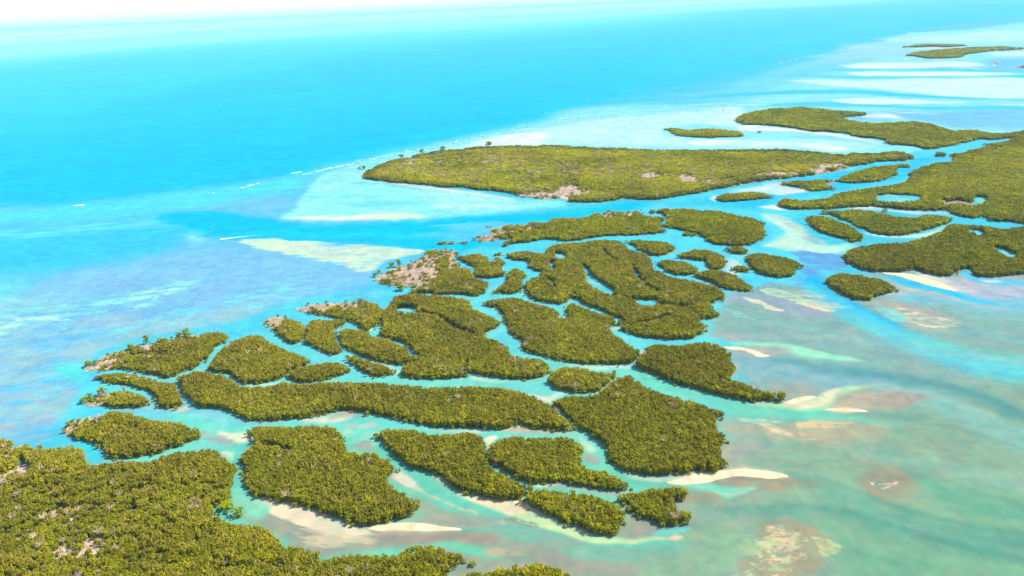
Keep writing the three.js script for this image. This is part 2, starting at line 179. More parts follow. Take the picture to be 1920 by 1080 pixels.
// the ground each island covers: silhouette minus the lean of the trees
function footprint(outline, high, side = 1) {
  const p = curve(outline, true, 4), turn = areaOf(p) > 0 ? 1 : -1, n = p.length;
  return p.map((a, i) => {
    const b = p[(i + n - 1) % n], c = p[(i + 1) % n], dx = c[0] - b[0], dy = c[1] - b[1], up = (side * turn * dx) / Math.hypot(dx, dy, 1e-6);   // 1 where the outline is a far edge
    const wob = 0.9 * noise(a[0] * 0.11, a[1] * 0.19) + 0.6 * noise(a[0] * 0.37, a[1] * 0.5);
    return ground(a[0], a[1] + wob, high * 0.82 * smooth(-0.35, 0.75, up));
  });
}
const islands = ISLANDS.map(([label, high, outline, o]) => {
  const shape = footprint(outline, high), xs = shape.map((p) => p[0]), zs = shape.map((p) => p[1]);
  const box = [Math.min(...xs), Math.max(...xs), Math.min(...zs), Math.max(...zs)];
  const middle = [(box[0] + box[1]) / 2, (box[2] + box[3]) / 2];
  const holes = (o.holes ?? []).map((h) => footprint(h, high, -1));
  for (const [wide, ...path] of o.creeks ?? []) {        // narrow creeks that wind into the wood
    const c = curve(path, false, 5).map(([x, y]) => ground(x, y, high * 0.45)), n = c.length;
    const side = (s) => c.map((p, k) => { const a = c[Math.max(0, k - 1)], b = c[Math.min(n - 1, k + 1)], dx = b[0] - a[0], dz = b[1] - a[1], w = (s * wide * (0.7 + 0.4 * Math.sin(k * 1.9))) / Math.hypot(dx, dz); return [p[0] - dz * w, p[1] + dx * w]; });
    holes.push([...side(0.5), ...side(-0.5).reverse()]);
  }
  const bare = (o.bare ?? []).map(([x, y, rx, ry, k]) => { const c = ground(x, y, 1.5), e = ground(x + rx, y, 1.5), f = ground(x, y - ry, 1.5); return [c[0], c[1], Math.hypot(e[0] - c[0], e[1] - c[1]), Math.hypot(f[0] - c[0], f[1] - c[1]), k]; });
  return { label, high, shape, box, middle, holes, bare, ...{ scrub: o.scrub ?? 0, flats: o.flats ?? 0, far: o.far } };
});

// dry sand spits and bars
const BARS = [
  ['long white sand spit curving right from the wedge-shaped island', [1252, 905, 1263, 901, 1280, 896, 1300, 889, 1333, 886, 1367, 882, 1392, 880, 1420, 882, 1450, 886, 1463, 889, 1474, 892, 1474, 893, 1460, 895.5, 1440, 897, 1413, 894, 1380, 892, 1347, 898, 1316, 905, 1280, 908]],
  ['slim white sandbar off the bean-shaped island', [692, 990, 723, 984, 757, 981, 790, 982, 823, 987, 866, 993, 823, 994, 782, 995, 740, 993, 712, 994]],
  ['small white beach between the two foreground islands', [962, 941, 978, 936, 985, 941, 992, 949, 998, 952, 985, 951, 972, 945]],
  ['cream sand spit under the broad wooded island at right', [1636, 510, 1680, 511.5, 1706, 514, 1730, 520, 1760, 530, 1792, 545, 1755, 538, 1722, 529, 1690, 519, 1660, 513]],
  ['small cream sandbar off the right end of the upper wooded island', [1357, 651, 1378, 650, 1400, 654, 1415, 658, 1428, 664, 1441, 667, 1424, 669, 1408, 662, 1390, 656, 1370, 655]],
  ['cream sandbank pointing away from the dark tapering tail', [1472, 755, 1488, 749, 1508, 744, 1528, 744, 1518, 748, 1502, 752, 1484, 757]],
  ['narrow sand tongue between the green shallows and the brown flat', [1546, 767.5, 1570, 767, 1596, 768, 1627, 771.5, 1600, 771, 1570, 769.5]],
];
const bars = BARS.map(([label, outline]) => ({ label, p: curve(outline, true, 6).map(([x, y]) => ground(x + noise(x * 0.2, y) * 0.8, y + noise(x * 0.11 + 9, y * 0.4) * 0.5 + noise(x * 0.5 + 9, y) * 0.4)) }));

// ------------------------------------------------------------------ the water: one sheet whose colour is that of the bed under it (sand, seagrass, mud, deeper channels), with horizon haze painted in far out
// beds: [sRGB colour, share, soft edge in survey pixels, outline, { patch: size in metres, cover, long: stretch, turn: degrees, line: width, warp }]
const BEDS_AND_HAZE = [
  // open sea; its palest bands paint haze and sky reflection towards the horizon
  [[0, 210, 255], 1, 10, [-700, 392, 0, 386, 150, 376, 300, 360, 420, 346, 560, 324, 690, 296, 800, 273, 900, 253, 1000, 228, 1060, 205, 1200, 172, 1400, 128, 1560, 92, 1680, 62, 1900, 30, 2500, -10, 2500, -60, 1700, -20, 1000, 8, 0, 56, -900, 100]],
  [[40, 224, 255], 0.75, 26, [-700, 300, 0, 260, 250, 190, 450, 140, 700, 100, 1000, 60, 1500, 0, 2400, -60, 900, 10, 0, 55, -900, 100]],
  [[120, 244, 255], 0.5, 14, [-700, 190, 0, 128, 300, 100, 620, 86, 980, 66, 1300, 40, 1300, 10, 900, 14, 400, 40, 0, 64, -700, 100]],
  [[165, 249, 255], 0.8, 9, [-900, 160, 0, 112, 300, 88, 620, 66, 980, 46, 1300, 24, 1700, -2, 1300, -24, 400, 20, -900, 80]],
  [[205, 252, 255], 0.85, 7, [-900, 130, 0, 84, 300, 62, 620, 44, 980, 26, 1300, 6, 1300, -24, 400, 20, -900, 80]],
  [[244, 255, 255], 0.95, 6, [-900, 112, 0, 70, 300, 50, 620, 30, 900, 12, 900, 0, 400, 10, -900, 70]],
  [[0, 204, 252], 0.4, 16, [480, 330, 560, 250, 760, 180, 1000, 140, 1160, 130, 1240, 150, 1080, 185, 960, 225, 760, 268, 600, 305]],
  [[70, 216, 250], 0.6, 14, [1080, 190, 1250, 120, 1500, 60, 1700, 30, 1700, 62, 1560, 92, 1400, 130, 1200, 174]],
  [[30, 222, 255], 0.5, 10, [0, 230, 300, 205, 700, 150, 1000, 95, 1300, 62, 1300, 70, 1000, 108, 700, 166, 300, 228, 0, 258], { patch: 130, cover: 0.5, long: 4, turn: 4 }],
  [[0, 200, 248], 0.3, 12, [-300, 380, 300, 340, 700, 280, 900, 230, 1000, 170, 600, 220, 200, 270, -300, 300], { patch: 90, cover: 0.45, long: 5, turn: 6 }],
  // shallows left of the islands
  [[112, 208, 250], 1, 14, [-700, 396, 0, 389, 200, 380, 420, 352, 560, 332, 640, 400, 760, 440, 740, 480, 690, 530, 560, 570, 430, 610, 300, 630, 170, 680, 130, 780, 60, 830, -100, 850, -700, 950]],
  [[88, 232, 248], 0.95, 8, [-700, 402, 0, 395, 120, 384, 300, 366, 430, 350, 560, 330, 560, 350, 440, 378, 300, 398, 150, 412, 0, 424, -700, 440]],
  [[60, 212, 255], 0.9, 14, [-700, 470, 0, 430, 150, 420, 320, 402, 380, 420, 300, 470, 180, 500, 0, 520, -700, 540]],
  [[125, 238, 245], 0.8, 8, [-300, 450, 60, 425, 240, 414, 380, 408, 400, 452, 340, 445, 200, 440, 60, 456, -300, 480], { patch: 40, cover: 0.5, long: 6, turn: 8 }],
  [[150, 235, 235], 0.8, 7, [310, 408, 350, 402, 420, 412, 400, 424, 380, 452, 350, 452, 355, 432]],
  [[140, 204, 232], 0.85, 20, [180, 500, 360, 470, 520, 470, 690, 500, 700, 530, 560, 560, 400, 600, 250, 620, 100, 600, 0, 560, -300, 580, -300, 540, 20, 530]],
  [[105, 245, 240], 0.9, 14, [-400, 520, 0, 534, 60, 540, 30, 556, 0, 566, -400, 580]],
  [[170, 226, 222], 0.7, 12, [-300, 566, 0, 552, 90, 552, 150, 562, 90, 575, 0, 584, -300, 600]],
  [[172, 212, 214], 0.85, 24, [-200, 640, 80, 600, 300, 580, 500, 560, 560, 575, 430, 612, 300, 628, 180, 680, 130, 780, 60, 830, -200, 860], { patch: 14, cover: 0.6, long: 3, turn: 10 }],
  [[176, 212, 208], 0.8, 16, [200, 640, 330, 600, 470, 580, 540, 580, 430, 612, 320, 624, 240, 645, 170, 680]],
  [[190, 198, 196], 0.55, 20, [0, 740, 100, 720, 150, 730, 140, 780, 80, 826, 0, 820, -100, 800], { patch: 12, cover: 0.55, long: 3, turn: 8 }],
  [[150, 238, 232], 0.9, 3, [-60, 585, 40, 575, 100, 570, 150, 560, 240, 548, 330, 528, 390, 524, 330, 552, 280, 575, 200, 590, 160, 606, 100, 628, 40, 640, -60, 655], { patch: 4.5, cover: 0.46, long: 4, turn: 12, hard: 1.4 }],
  [[178, 250, 230], 0.95, 3, [200, 572, 240, 558, 250, 548, 300, 538, 370, 530, 330, 546, 295, 560, 290, 572, 250, 576], { patch: 4, cover: 0.52, long: 4.5, turn: 12, hard: 1.4 }],
  [[195, 245, 225], 0.9, 3, [75, 588, 110, 590, 140, 600, 130, 614, 100, 612, 85, 602, 60, 600, 20, 596], { patch: 4.5, cover: 0.64, long: 3, turn: -10, hard: 1.4 }],
  [[185, 245, 225], 0.9, 3, [-80, 590, 40, 592, 30, 612, 10, 630, -80, 650], { patch: 5, cover: 0.58, long: 3.5, turn: 20, hard: 1.4 }],
  [[132, 236, 236], 0.75, 4, [150, 660, 250, 600, 420, 560, 560, 520, 680, 520, 560, 560, 430, 604, 300, 620, 190, 668, 100, 760, 30, 800, 60, 720], { patch: 4, cover: 0.42, long: 4, turn: 12, hard: 1.2 }],
  [[96, 240, 228], 0.9, 6, [95, 690, 140, 682, 170, 690, 185, 705, 170, 722, 140, 716, 120, 704]],
  [[225, 240, 205], 0.9, 3, [150, 742, 170, 722, 178, 712, 200, 719, 230, 722, 215, 727, 185, 729, 165, 742]],
  [[150, 236, 224], 0.7, 5, [70, 690, 150, 668, 190, 662, 160, 690, 100, 705], { patch: 6, cover: 0.5, long: 3, turn: 10 }],
  [[120, 232, 228], 0.85, 6, [60, 760, 120, 750, 150, 762, 200, 770, 130, 784, 110, 800, 90, 780], { patch: 7, cover: 0.55, long: 3, turn: 6 }],
  [[70, 216, 245], 0.9, 6, [365, 605, 400, 606, 440, 612, 470, 612, 500, 596, 540, 585, 590, 580, 560, 592, 520, 640, 470, 632, 430, 640, 428, 622, 400, 614]],
  // the big sand spit and its channel
  [[0, 208, 255], 1, 6, [290, 408, 360, 399, 420, 402, 500, 412, 560, 420, 640, 421, 760, 416, 860, 408, 960, 404, 1060, 398, 1130, 386, 1200, 382, 1230, 390, 1120, 400, 1040, 412, 960, 420, 900, 440, 910, 460, 950, 464, 1020, 462, 1010, 474, 920, 476, 880, 476, 850, 470, 800, 471, 700, 462, 600, 456, 500, 450, 400, 440, 340, 426]],
  [[120, 212, 248], 0.85, 5, [740, 432, 840, 420, 900, 418, 960, 424, 900, 444, 880, 452, 820, 452, 760, 444], { patch: 20, cover: 0.65, long: 4, turn: 0 }],
  [[60, 222, 255], 0.6, 6, [420, 432, 600, 434, 780, 440, 860, 456, 700, 450, 500, 446]],
  [[155, 246, 236], 1, 5, [522, 408, 548, 396, 556, 380, 568, 364, 582, 344, 600, 330, 640, 318, 700, 300, 700, 336, 760, 350, 850, 360, 930, 370, 1010, 376, 1060, 380, 1050, 388, 960, 396, 880, 404, 800, 408, 740, 412, 650, 414, 580, 413]],
  [[120, 236, 245], 0.75, 6, [570, 372, 620, 364, 700, 360, 800, 372, 880, 388, 800, 394, 700, 386, 620, 384, 570, 384], { patch: 26, cover: 0.55, long: 4, turn: -6 }],
  [[120, 210, 248], 0.7, 4, [650, 350, 680, 340, 705, 346, 730, 356, 700, 352], { patch: 14, cover: 0.6, long: 4, turn: -14 }],
  [[205, 250, 228], 0.85, 5, [600, 340, 660, 322, 690, 318, 690, 330, 650, 345, 610, 362], { patch: 22, cover: 0.55, long: 3, turn: 14 }],
  [[205, 244, 232], 0.8, 4, [780, 356, 900, 366, 960, 374, 960, 392, 860, 396, 800, 384, 770, 368], { patch: 20, cover: 0.5, long: 5, turn: -4 }],
  [[236, 250, 216], 0.95, 2, [524, 409, 580, 405, 650, 404, 720, 400, 770, 400, 800, 404, 740, 411, 650, 413.5, 580, 412.5]],
  [[122, 205, 242], 0.95, 3, [440, 376, 500, 372, 548, 374, 556, 384, 520, 398, 490, 402, 460, 392], { patch: 26, cover: 0.75, long: 3, turn: 8, hard: 0.6 }],
  [[95, 212, 246], 0.9, 3, [520, 366, 560, 340, 600, 326, 590, 342, 574, 362, 545, 372], { patch: 24, cover: 0.7, long: 3, turn: 14 }],
  [[222, 246, 208], 0.95, 6, [438, 452, 470, 448, 540, 450, 640, 458, 740, 466, 796, 471, 780, 482, 730, 490, 695, 506, 640, 500, 590, 488, 520, 476, 470, 462], { patch: 12, cover: 0.8, long: 4, turn: -6, hard: 0.5 }],
  [[232, 250, 208], 0.8, 4, [480, 456, 560, 462, 590, 476, 540, 474, 500, 468], { patch: 16, cover: 0.7, long: 4, turn: -6 }],
  [[196, 226, 222], 0.7, 3, [520, 456, 700, 468, 780, 474, 730, 488, 690, 500, 620, 486], { patch: 6, cover: 0.5, long: 2, turn: 0, hard: 1 }],
  [[100, 212, 246], 0.9, 4, [700, 506, 740, 490, 800, 478, 800, 474, 830, 468, 860, 470, 812, 480, 776, 496, 742, 503, 712, 514, 700, 536, 720, 552, 680, 548, 690, 526]],
  [[140, 226, 238], 0.85, 4, [640, 556, 700, 540, 760, 548, 770, 552, 730, 566, 740, 580, 720, 576, 700, 562, 650, 558], { patch: 7, cover: 0.6, long: 2, turn: 8 }],
  // white flats behind the long island, striped channels at the upper right
  [[150, 236, 242], 1, 9, [560, 322, 640, 306, 720, 290, 820, 272, 900, 254, 1000, 230, 1070, 206, 1200, 196, 1330, 190, 1380, 160, 1500, 120, 1600, 98, 1680, 70, 1800, 55, 2500, 20, 2500, 330, 1750, 300, 1400, 300, 1000, 300, 700, 330]],
  [[112, 216, 248], 0.9, 7, [1240, 190, 1330, 168, 1420, 146, 1560, 108, 1640, 100, 1600, 124, 1500, 150, 1420, 178, 1380, 192, 1300, 196]],
  [[202, 246, 238], 0.95, 5, [980, 270, 1020, 244, 1100, 226, 1200, 214, 1300, 206, 1390, 200, 1380, 224, 1250, 240, 1240, 250, 1300, 262, 1400, 262, 1600, 268, 1650, 274, 1600, 284, 1500, 280, 1300, 276, 1100, 274]],
  [[245, 250, 240], 0.95, 3, [1385, 262, 1450, 266, 1560, 274, 1600, 280, 1560, 284, 1480, 278, 1380, 277, 1290, 270, 1300, 262], { patch: 40, cover: 0.8, long: 5, turn: -4 }],
  [[250, 246, 230], 0.95, 2, [1390, 234, 1440, 236, 1500, 244, 1600, 258, 1650, 270, 1600, 262, 1560, 256, 1470, 246, 1390, 246]],
  [[150, 222, 246], 0.8, 3, [1390, 250, 1450, 252, 1560, 258, 1620, 268, 1560, 266, 1480, 258, 1400, 256], { patch: 30, cover: 0.6, long: 6, turn: -4 }],
  [[246, 248, 242], 0.9, 4, [700, 314, 750, 300, 800, 286, 880, 272, 960, 252, 1018, 248, 1024, 256, 1010, 270, 900, 274, 800, 286, 740, 300]],
  [[215, 248, 240], 0.9, 3.5, [1330, 232, 1360, 214, 1390, 206, 1390, 222, 1385, 236, 1350, 236]],
  [[62, 214, 255], 0.9, 2.2, [1280, 191, 1400, 178, 1560, 174, 1700, 183, 1940, 190, 1940, 186, 1750, 180, 1600, 168, 1450, 170, 1350, 178]],
  [[80, 214, 255], 0.9, 2, [1420, 198, 1560, 190, 1700, 198, 1940, 200, 1940, 206, 1760, 206, 1600, 200, 1480, 200]],
  [[70, 216, 255], 0.9, 1.6, [1390, 142, 1500, 142, 1640, 143, 1800, 144, 1860, 142, 1940, 140, 1940, 145, 1850, 148, 1700, 147, 1560, 146]],
  [[86, 214, 252], 0.9, 1.8, [1540, 130, 1640, 130, 1760, 128, 1860, 132, 1940, 134, 1940, 138, 1860, 136, 1700, 132, 1600, 134]],
  [[120, 206, 248], 0.9, 2.5, [1850, 112, 1940, 112, 1940, 132, 1880, 134, 1840, 130, 1848, 120]],
  [[236, 250, 238], 0.95, 1.6, [1590, 122, 1650, 118, 1740, 117, 1800, 116, 1846, 121, 1830, 125, 1740, 127, 1640, 128, 1590, 127]],
  [[240, 252, 240], 0.95, 1.5, [1600, 136, 1700, 135, 1800, 135, 1880, 137, 1908, 138, 1870, 141, 1760, 143, 1620, 142]],
  [[226, 250, 236], 0.9, 3, [1480, 152, 1640, 150, 1800, 146, 1940, 150, 1940, 186, 1800, 182, 1700, 172, 1560, 160]],
  [[238, 250, 236], 0.9, 2.4, [1560, 186, 1640, 184, 1760, 190, 1940, 195, 1940, 198, 1780, 196, 1660, 196, 1580, 193], { patch: 40, cover: 0.75, long: 8, turn: -2 }],
  [[128, 205, 245], 0.9, 4, [1640, 212, 1720, 208, 1830, 206, 1940, 208, 1940, 242, 1860, 244, 1790, 240, 1760, 232, 1700, 224, 1620, 226, 1600, 220]],
  [[230, 246, 236], 0.95, 2.5, [1620, 216, 1660, 213, 1684, 218, 1692, 223, 1650, 222, 1620, 221]],
  [[200, 240, 240], 0.85, 2, [1600, 206, 1680, 210, 1760, 212, 1800, 214, 1700, 214], { patch: 40, cover: 0.6, long: 8, turn: -2 }],
  [[235, 250, 240], 0.9, 2, [1860, 98, 1900, 97, 1940, 95, 1940, 104, 1880, 104, 1850, 103]],
  [[205, 245, 242], 0.8, 3, [1640, 74, 1760, 66, 1940, 56, 1940, 76, 1820, 80, 1700, 78]],
  [[165, 222, 248], 0.8, 3, [1600, 86, 1690, 80, 1690, 94, 1740, 90, 1690, 104, 1620, 112, 1540, 122, 1560, 104]],
  [[250, 246, 225], 0.9, 1.4, [1720, 89, 1800, 88, 1800, 89.6, 1720, 91]],
  // creeks between the islands
  [[92, 222, 240], 1, 8, [880, 470, 960, 460, 1240, 380, 1300, 366, 1470, 334, 1700, 290, 1760, 270, 1930, 256, 1930, 300, 1720, 350, 1500, 400, 1520, 470, 1560, 520, 1380, 560, 1400, 640, 1420, 760, 1380, 900, 1180, 1000, 960, 960, 760, 900, 560, 1010, 400, 960, 400, 860, 200, 860, 100, 830, 140, 740, 200, 650, 420, 610, 560, 560, 700, 556]],
  [[112, 225, 224], 1, 18, [230, 700, 430, 640, 600, 600, 800, 560, 1000, 540, 1330, 590, 1350, 900, 1200, 1080, 300, 1080, 150, 880]],
  [[124, 228, 206], 1, 26, [330, 770, 700, 700, 1100, 660, 1330, 730, 1350, 880, 1180, 1100, 300, 1100, 200, 880]],
  [[118, 222, 186], 0.9, 24, [400, 850, 470, 830, 700, 820, 900, 840, 1200, 860, 1300, 960, 1100, 1080, 400, 1080]],
  [[84, 206, 214], 0.8, 6, [456, 840, 470, 880, 474, 920, 462, 920, 452, 880, 448, 850]],
  [[130, 205, 222], 0.7, 6, [440, 790, 340, 780, 240, 772, 280, 750, 350, 755, 420, 770, 500, 790, 560, 785, 700, 780, 660, 790, 520, 796], { patch: 9, cover: 0.5, long: 2.5, turn: 0 }],
  [[126, 214, 222], 0.6, 8, [900, 560, 960, 640, 990, 670, 1040, 700, 940, 720, 1030, 760, 1060, 720, 1180, 690, 1100, 680, 1000, 660, 940, 590], { patch: 9, cover: 0.55, long: 2, turn: 0 }],
  [[52, 205, 252], 0.85, 4, [1240, 384, 1310, 372, 1400, 352, 1500, 335, 1600, 318, 1700, 303, 1720, 296, 1780, 296, 1740, 306, 1700, 330, 1640, 346, 1560, 358, 1470, 370, 1440, 384, 1420, 394, 1340, 386]],
  [[72, 214, 232], 0.9, 5, [140, 835, 190, 832, 200, 850, 196, 862, 165, 862]],
  [[112, 220, 194], 0.8, 5, [440, 860, 462, 850, 470, 920, 500, 940, 470, 960, 440, 950, 432, 910]],
  [[245, 246, 228], 0.95, 2.5, [1340, 376, 1330, 372, 1346, 366, 1352, 368, 1346, 377]],
  [[225, 240, 232], 0.9, 3, [1360, 361, 1400, 350, 1470, 342, 1480, 352, 1520, 358, 1470, 366, 1440, 362, 1400, 358]],
  [[246, 238, 216], 0.9, 2, [1450, 366, 1490, 358, 1530, 356, 1490, 363]],
  [[246, 246, 232], 0.9, 2, [1420, 388, 1470, 382, 1462, 390, 1480, 394, 1440, 392]],
  [[240, 244, 226], 0.95, 2, [1566, 390, 1620, 387, 1680, 392, 1740, 398, 1720, 402, 1660, 396, 1600, 391]],
  [[165, 225, 240], 0.9, 2, [1600, 392, 1700, 392, 1780, 398, 1800, 410, 1780, 404, 1700, 398]],
  [[180, 200, 205], 0.9, 2, [1645, 374, 1660, 367, 1700, 367, 1726, 369, 1708, 374, 1690, 377]],
  [[205, 246, 218], 0.95, 4, [1425, 402, 1460, 404, 1500, 420, 1516, 450, 1560, 460, 1606, 456, 1590, 468, 1570, 478, 1520, 474, 1440, 466, 1428, 460, 1470, 444, 1460, 424]],
  [[190, 205, 200], 0.8, 3, [1430, 402, 1470, 406, 1506, 424, 1530, 444, 1560, 458, 1520, 458, 1490, 436, 1470, 418], { patch: 7, cover: 0.7, long: 2.5, turn: -35 }],
  [[80, 208, 248], 0.9, 4, [1412, 400, 1430, 414, 1444, 440, 1430, 456, 1400, 468, 1420, 440, 1410, 412]],
  [[225, 246, 222], 0.9, 2.5, [1622, 437, 1700, 442, 1760, 428, 1790, 418, 1740, 444, 1690, 447, 1640, 444]],
  [[110, 170, 224], 0.95, 6, [1420, 474, 1500, 470, 1580, 478, 1600, 500, 1560, 512, 1540, 540, 1490, 560, 1400, 560, 1420, 530, 1490, 522, 1510, 496, 1470, 476], { patch: 7, cover: 0.78, long: 2, turn: -20 }],
  [[128, 224, 236], 0.8, 5, [1380, 468, 1420, 474, 1390, 490, 1330, 510, 1300, 500, 1370, 492]],
  [[210, 242, 232], 0.85, 3, [1360, 490, 1378, 486, 1392, 500, 1380, 516, 1360, 512]],
  // right lagoon
  [[146, 186, 174], 1, 14, [1360, 560, 1440, 530, 1540, 540, 1680, 510, 2500, 505, 2500, 1400, 860, 1400, 900, 1000, 1060, 1000, 1180, 1000, 1300, 960, 1370, 880, 1360, 780, 1400, 700, 1330, 630]],
  [[150, 184, 150], 0.9, 60, [1300, 880, 1500, 800, 2500, 700, 2500, 1400, 900, 1400, 1100, 1010]],
  [[134, 192, 150], 0.7, 50, [1500, 1000, 1700, 940, 2500, 900, 2500, 1400, 1400, 1400]],
  [[156, 182, 160], 0.6, 22, [1365, 880, 1420, 910, 1500, 930, 1440, 980, 1560, 1040, 1560, 1400, 800, 1400, 900, 1050, 1180, 1005, 1300, 985], { warp: 8 }],
  [[128, 212, 232], 0.85, 12, [1600, 520, 1700, 530, 1900, 530, 2300, 520, 2300, 580, 1900, 590, 1760, 570, 1680, 560]],
  [[140, 192, 200], 0.7, 14, [1370, 640, 1400, 650, 1500, 680, 1640, 700, 1700, 720, 1600, 740, 1440, 716, 1380, 700]],
  [[170, 180, 196], 0.8, 7, [1350, 560, 1420, 540, 1480, 548, 1530, 570, 1580, 590, 1500, 600, 1430, 580, 1380, 570], { patch: 6, cover: 0.72, long: 3, turn: -26 }],
  [[40, 192, 245], 0.9, 5, [1546, 524, 1560, 545, 1600, 566, 1640, 590, 1700, 610, 1660, 612, 1600, 590, 1552, 560, 1510, 530, 1530, 516]],
  [[96, 222, 232], 0.75, 9, [1500, 530, 1560, 548, 1640, 596, 1760, 640, 1920, 680, 2300, 720, 2300, 700, 1900, 720, 1760, 680, 1660, 640, 1560, 590]],
  [[120, 222, 196], 0.6, 8, [1700, 640, 1800, 650, 1940, 670, 1940, 700, 1850, 690, 1740, 664], { patch: 14, cover: 0.5, long: 4, turn: -14 }],
  [[196, 234, 190], 0.9, 3, [1420, 540, 1460, 540, 1500, 556, 1560, 580, 1568, 585, 1540, 586, 1500, 572, 1450, 556], { patch: 5, cover: 0.76, long: 3.5, turn: -26, hard: 1 }],
  [[248, 232, 190], 0.95, 2.2, [1484, 562, 1510, 570, 1548, 580, 1552, 588, 1520, 578, 1490, 570], { patch: 4, cover: 0.75, long: 3.5, turn: -26, hard: 1 }],
  [[245, 236, 196], 0.9, 2, [1390, 556, 1420, 562, 1452, 578, 1470, 584, 1440, 582, 1410, 568], { patch: 4, cover: 0.7, long: 3.5, turn: -28, hard: 1 }],
  [[150, 232, 220], 0.9, 2.5, [1340, 570, 1370, 578, 1400, 590, 1418, 600, 1390, 598, 1360, 584], { patch: 4, cover: 0.55, long: 3, turn: -26, hard: 1 }],
  [[214, 222, 206], 0.7, 5, [1480, 520, 1520, 540, 1570, 566, 1600, 582, 1550, 582, 1500, 560, 1470, 536], { patch: 4, cover: 0.42, long: 3.5, turn: -26, hard: 1 }],
  [[184, 184, 170], 0.9, 6, [1630, 568, 1690, 566, 1760, 586, 1800, 602, 1790, 618, 1750, 624, 1700, 614, 1660, 596]],
  [[228, 226, 184], 0.9, 3, [1640, 570, 1690, 576, 1740, 588, 1796, 604, 1788, 616, 1740, 616, 1690, 602], { patch: 4.5, cover: 0.6, long: 2.5, turn: -16, hard: 1 }],
  [[140, 226, 214], 0.85, 3, [1634, 572, 1660, 574, 1700, 592, 1690, 606, 1660, 596], { patch: 4.5, cover: 0.62, long: 2.5, turn: -18, hard: 1 }],
  [[200, 196, 184], 0.85, 6, [1676, 530, 1700, 536, 1760, 548, 1840, 574, 1894, 582, 1860, 582, 1790, 566, 1720, 552, 1660, 556]],
  [[236, 216, 190], 0.8, 3, [1690, 540, 1740, 546, 1770, 556, 1730, 552], { patch: 6, cover: 0.55, long: 3, turn: -14 }],
  [[60, 208, 246], 0.9, 3, [1640, 512, 1700, 524, 1780, 545, 1860, 566, 1880, 574, 1820, 566, 1750, 548, 1690, 536, 1664, 520]],
  [[246, 240, 224], 0.9, 3, [1712, 508, 1750, 518, 1780, 526, 1830, 548, 1790, 544, 1740, 526]],
  [[200, 196, 204], 0.8, 8, [1740, 516, 1800, 518, 1900, 518, 1940, 524, 1940, 556, 1860, 566, 1800, 548]],
  [[84, 214, 248], 0.9, 4, [1820, 504, 1830, 518, 1860, 524, 1940, 530, 1940, 538, 1860, 532, 1820, 524, 1800, 514]],
  [[240, 248, 240], 0.9, 1.5, [1834, 524, 1870, 526, 1884, 529, 1850, 529]],
  [[186, 186, 178], 0.8, 5, [1324, 640, 1340, 624, 1400, 630, 1430, 638, 1380, 640]],
  [[86, 226, 226], 0.95, 4, [1300, 636, 1360, 639, 1420, 642, 1400, 650, 1350, 646]],
  [[168, 240, 196], 0.95, 4, [1360, 642, 1430, 642, 1500, 650, 1560, 664, 1630, 680, 1560, 676, 1500, 668, 1440, 654]],
  [[180, 184, 176], 0.8, 5, [1370, 652, 1440, 650, 1490, 658, 1480, 668, 1400, 668]],
  [[182, 180, 162], 0.8, 9, [1372, 704, 1396, 716, 1450, 724, 1520, 726, 1556, 732, 1520, 742, 1470, 742, 1420, 724]],
  [[70, 150, 156], 0.45, 9, [1420, 670, 1600, 690, 1760, 716, 1850, 740, 1940, 776, 2300, 880, 2300, 900, 1940, 800, 1840, 756, 1740, 730, 1580, 704]],
  [[144, 204, 196], 0.55, 14, [1620, 720, 1760, 742, 1940, 810, 2300, 900, 2300, 960, 1940, 860, 1740, 770]],
  [[120, 222, 188], 0.9, 5, [1205, 690, 1260, 722, 1330, 742, 1420, 757, 1500, 762, 1580, 772, 1660, 796, 1700, 804, 1640, 802, 1560, 790, 1460, 784, 1380, 780, 1330, 752, 1230, 726, 1190, 700]],
  [[184, 236, 182], 0.95, 3, [1400, 756, 1480, 752, 1530, 746, 1560, 730, 1600, 724, 1650, 724, 1600, 735, 1560, 755, 1550, 770, 1470, 766]],
  [[240, 236, 192], 0.9, 4, [1462, 757, 1490, 748, 1530, 742, 1552, 732, 1580, 728, 1566, 742, 1548, 758, 1520, 764, 1480, 764], { patch: 7, cover: 0.85, long: 2.5, turn: 10 }],
  [[200, 186, 154], 0.8, 6, [1556, 760, 1580, 742, 1640, 730, 1700, 734, 1720, 750, 1690, 766, 1620, 772, 1570, 774]],
  [[176, 164, 152], 0.7, 6, [1580, 740, 1640, 730, 1700, 732, 1740, 742, 1800, 760, 1740, 752, 1700, 764, 1620, 764], { patch: 7, cover: 0.6, long: 3, turn: -10 }],
  [[250, 230, 180], 0.9, 2.5, [1580, 752, 1620, 742, 1660, 742, 1650, 752, 1600, 756], { patch: 6, cover: 0.55, long: 3, turn: 0 }],
  [[250, 232, 186], 0.9, 1.8, [1550, 766, 1590, 764, 1630, 772, 1600, 774, 1560, 772]],
  [[132, 122, 112], 0.5, 2, [1690, 732, 1720, 738, 1760, 746, 1790, 756, 1750, 750, 1720, 744], { patch: 4, cover: 0.5, long: 3, turn: -14, hard: 1 }],
  [[204, 188, 150], 0.75, 9, [1340, 790, 1420, 788, 1480, 792, 1560, 790, 1640, 794, 1680, 806, 1620, 824, 1560, 834, 1480, 824, 1420, 812, 1360, 812]],
  [[206, 226, 196], 0.8, 3, [1350, 776, 1400, 776, 1490, 782, 1420, 794], { patch: 6, cover: 0.45, long: 2.5, turn: -8, hard: 1 }],
  [[246, 226, 178], 0.9, 3, [1418, 790, 1450, 792, 1490, 816, 1470, 814, 1430, 800], { patch: 5, cover: 0.7, long: 3, turn: -24 }],
  [[238, 216, 164], 0.85, 4, [1500, 790, 1560, 788, 1612, 798, 1570, 806, 1500, 800, 1530, 824, 1560, 832, 1500, 820], { patch: 5, cover: 0.6, long: 3, turn: -10 }],
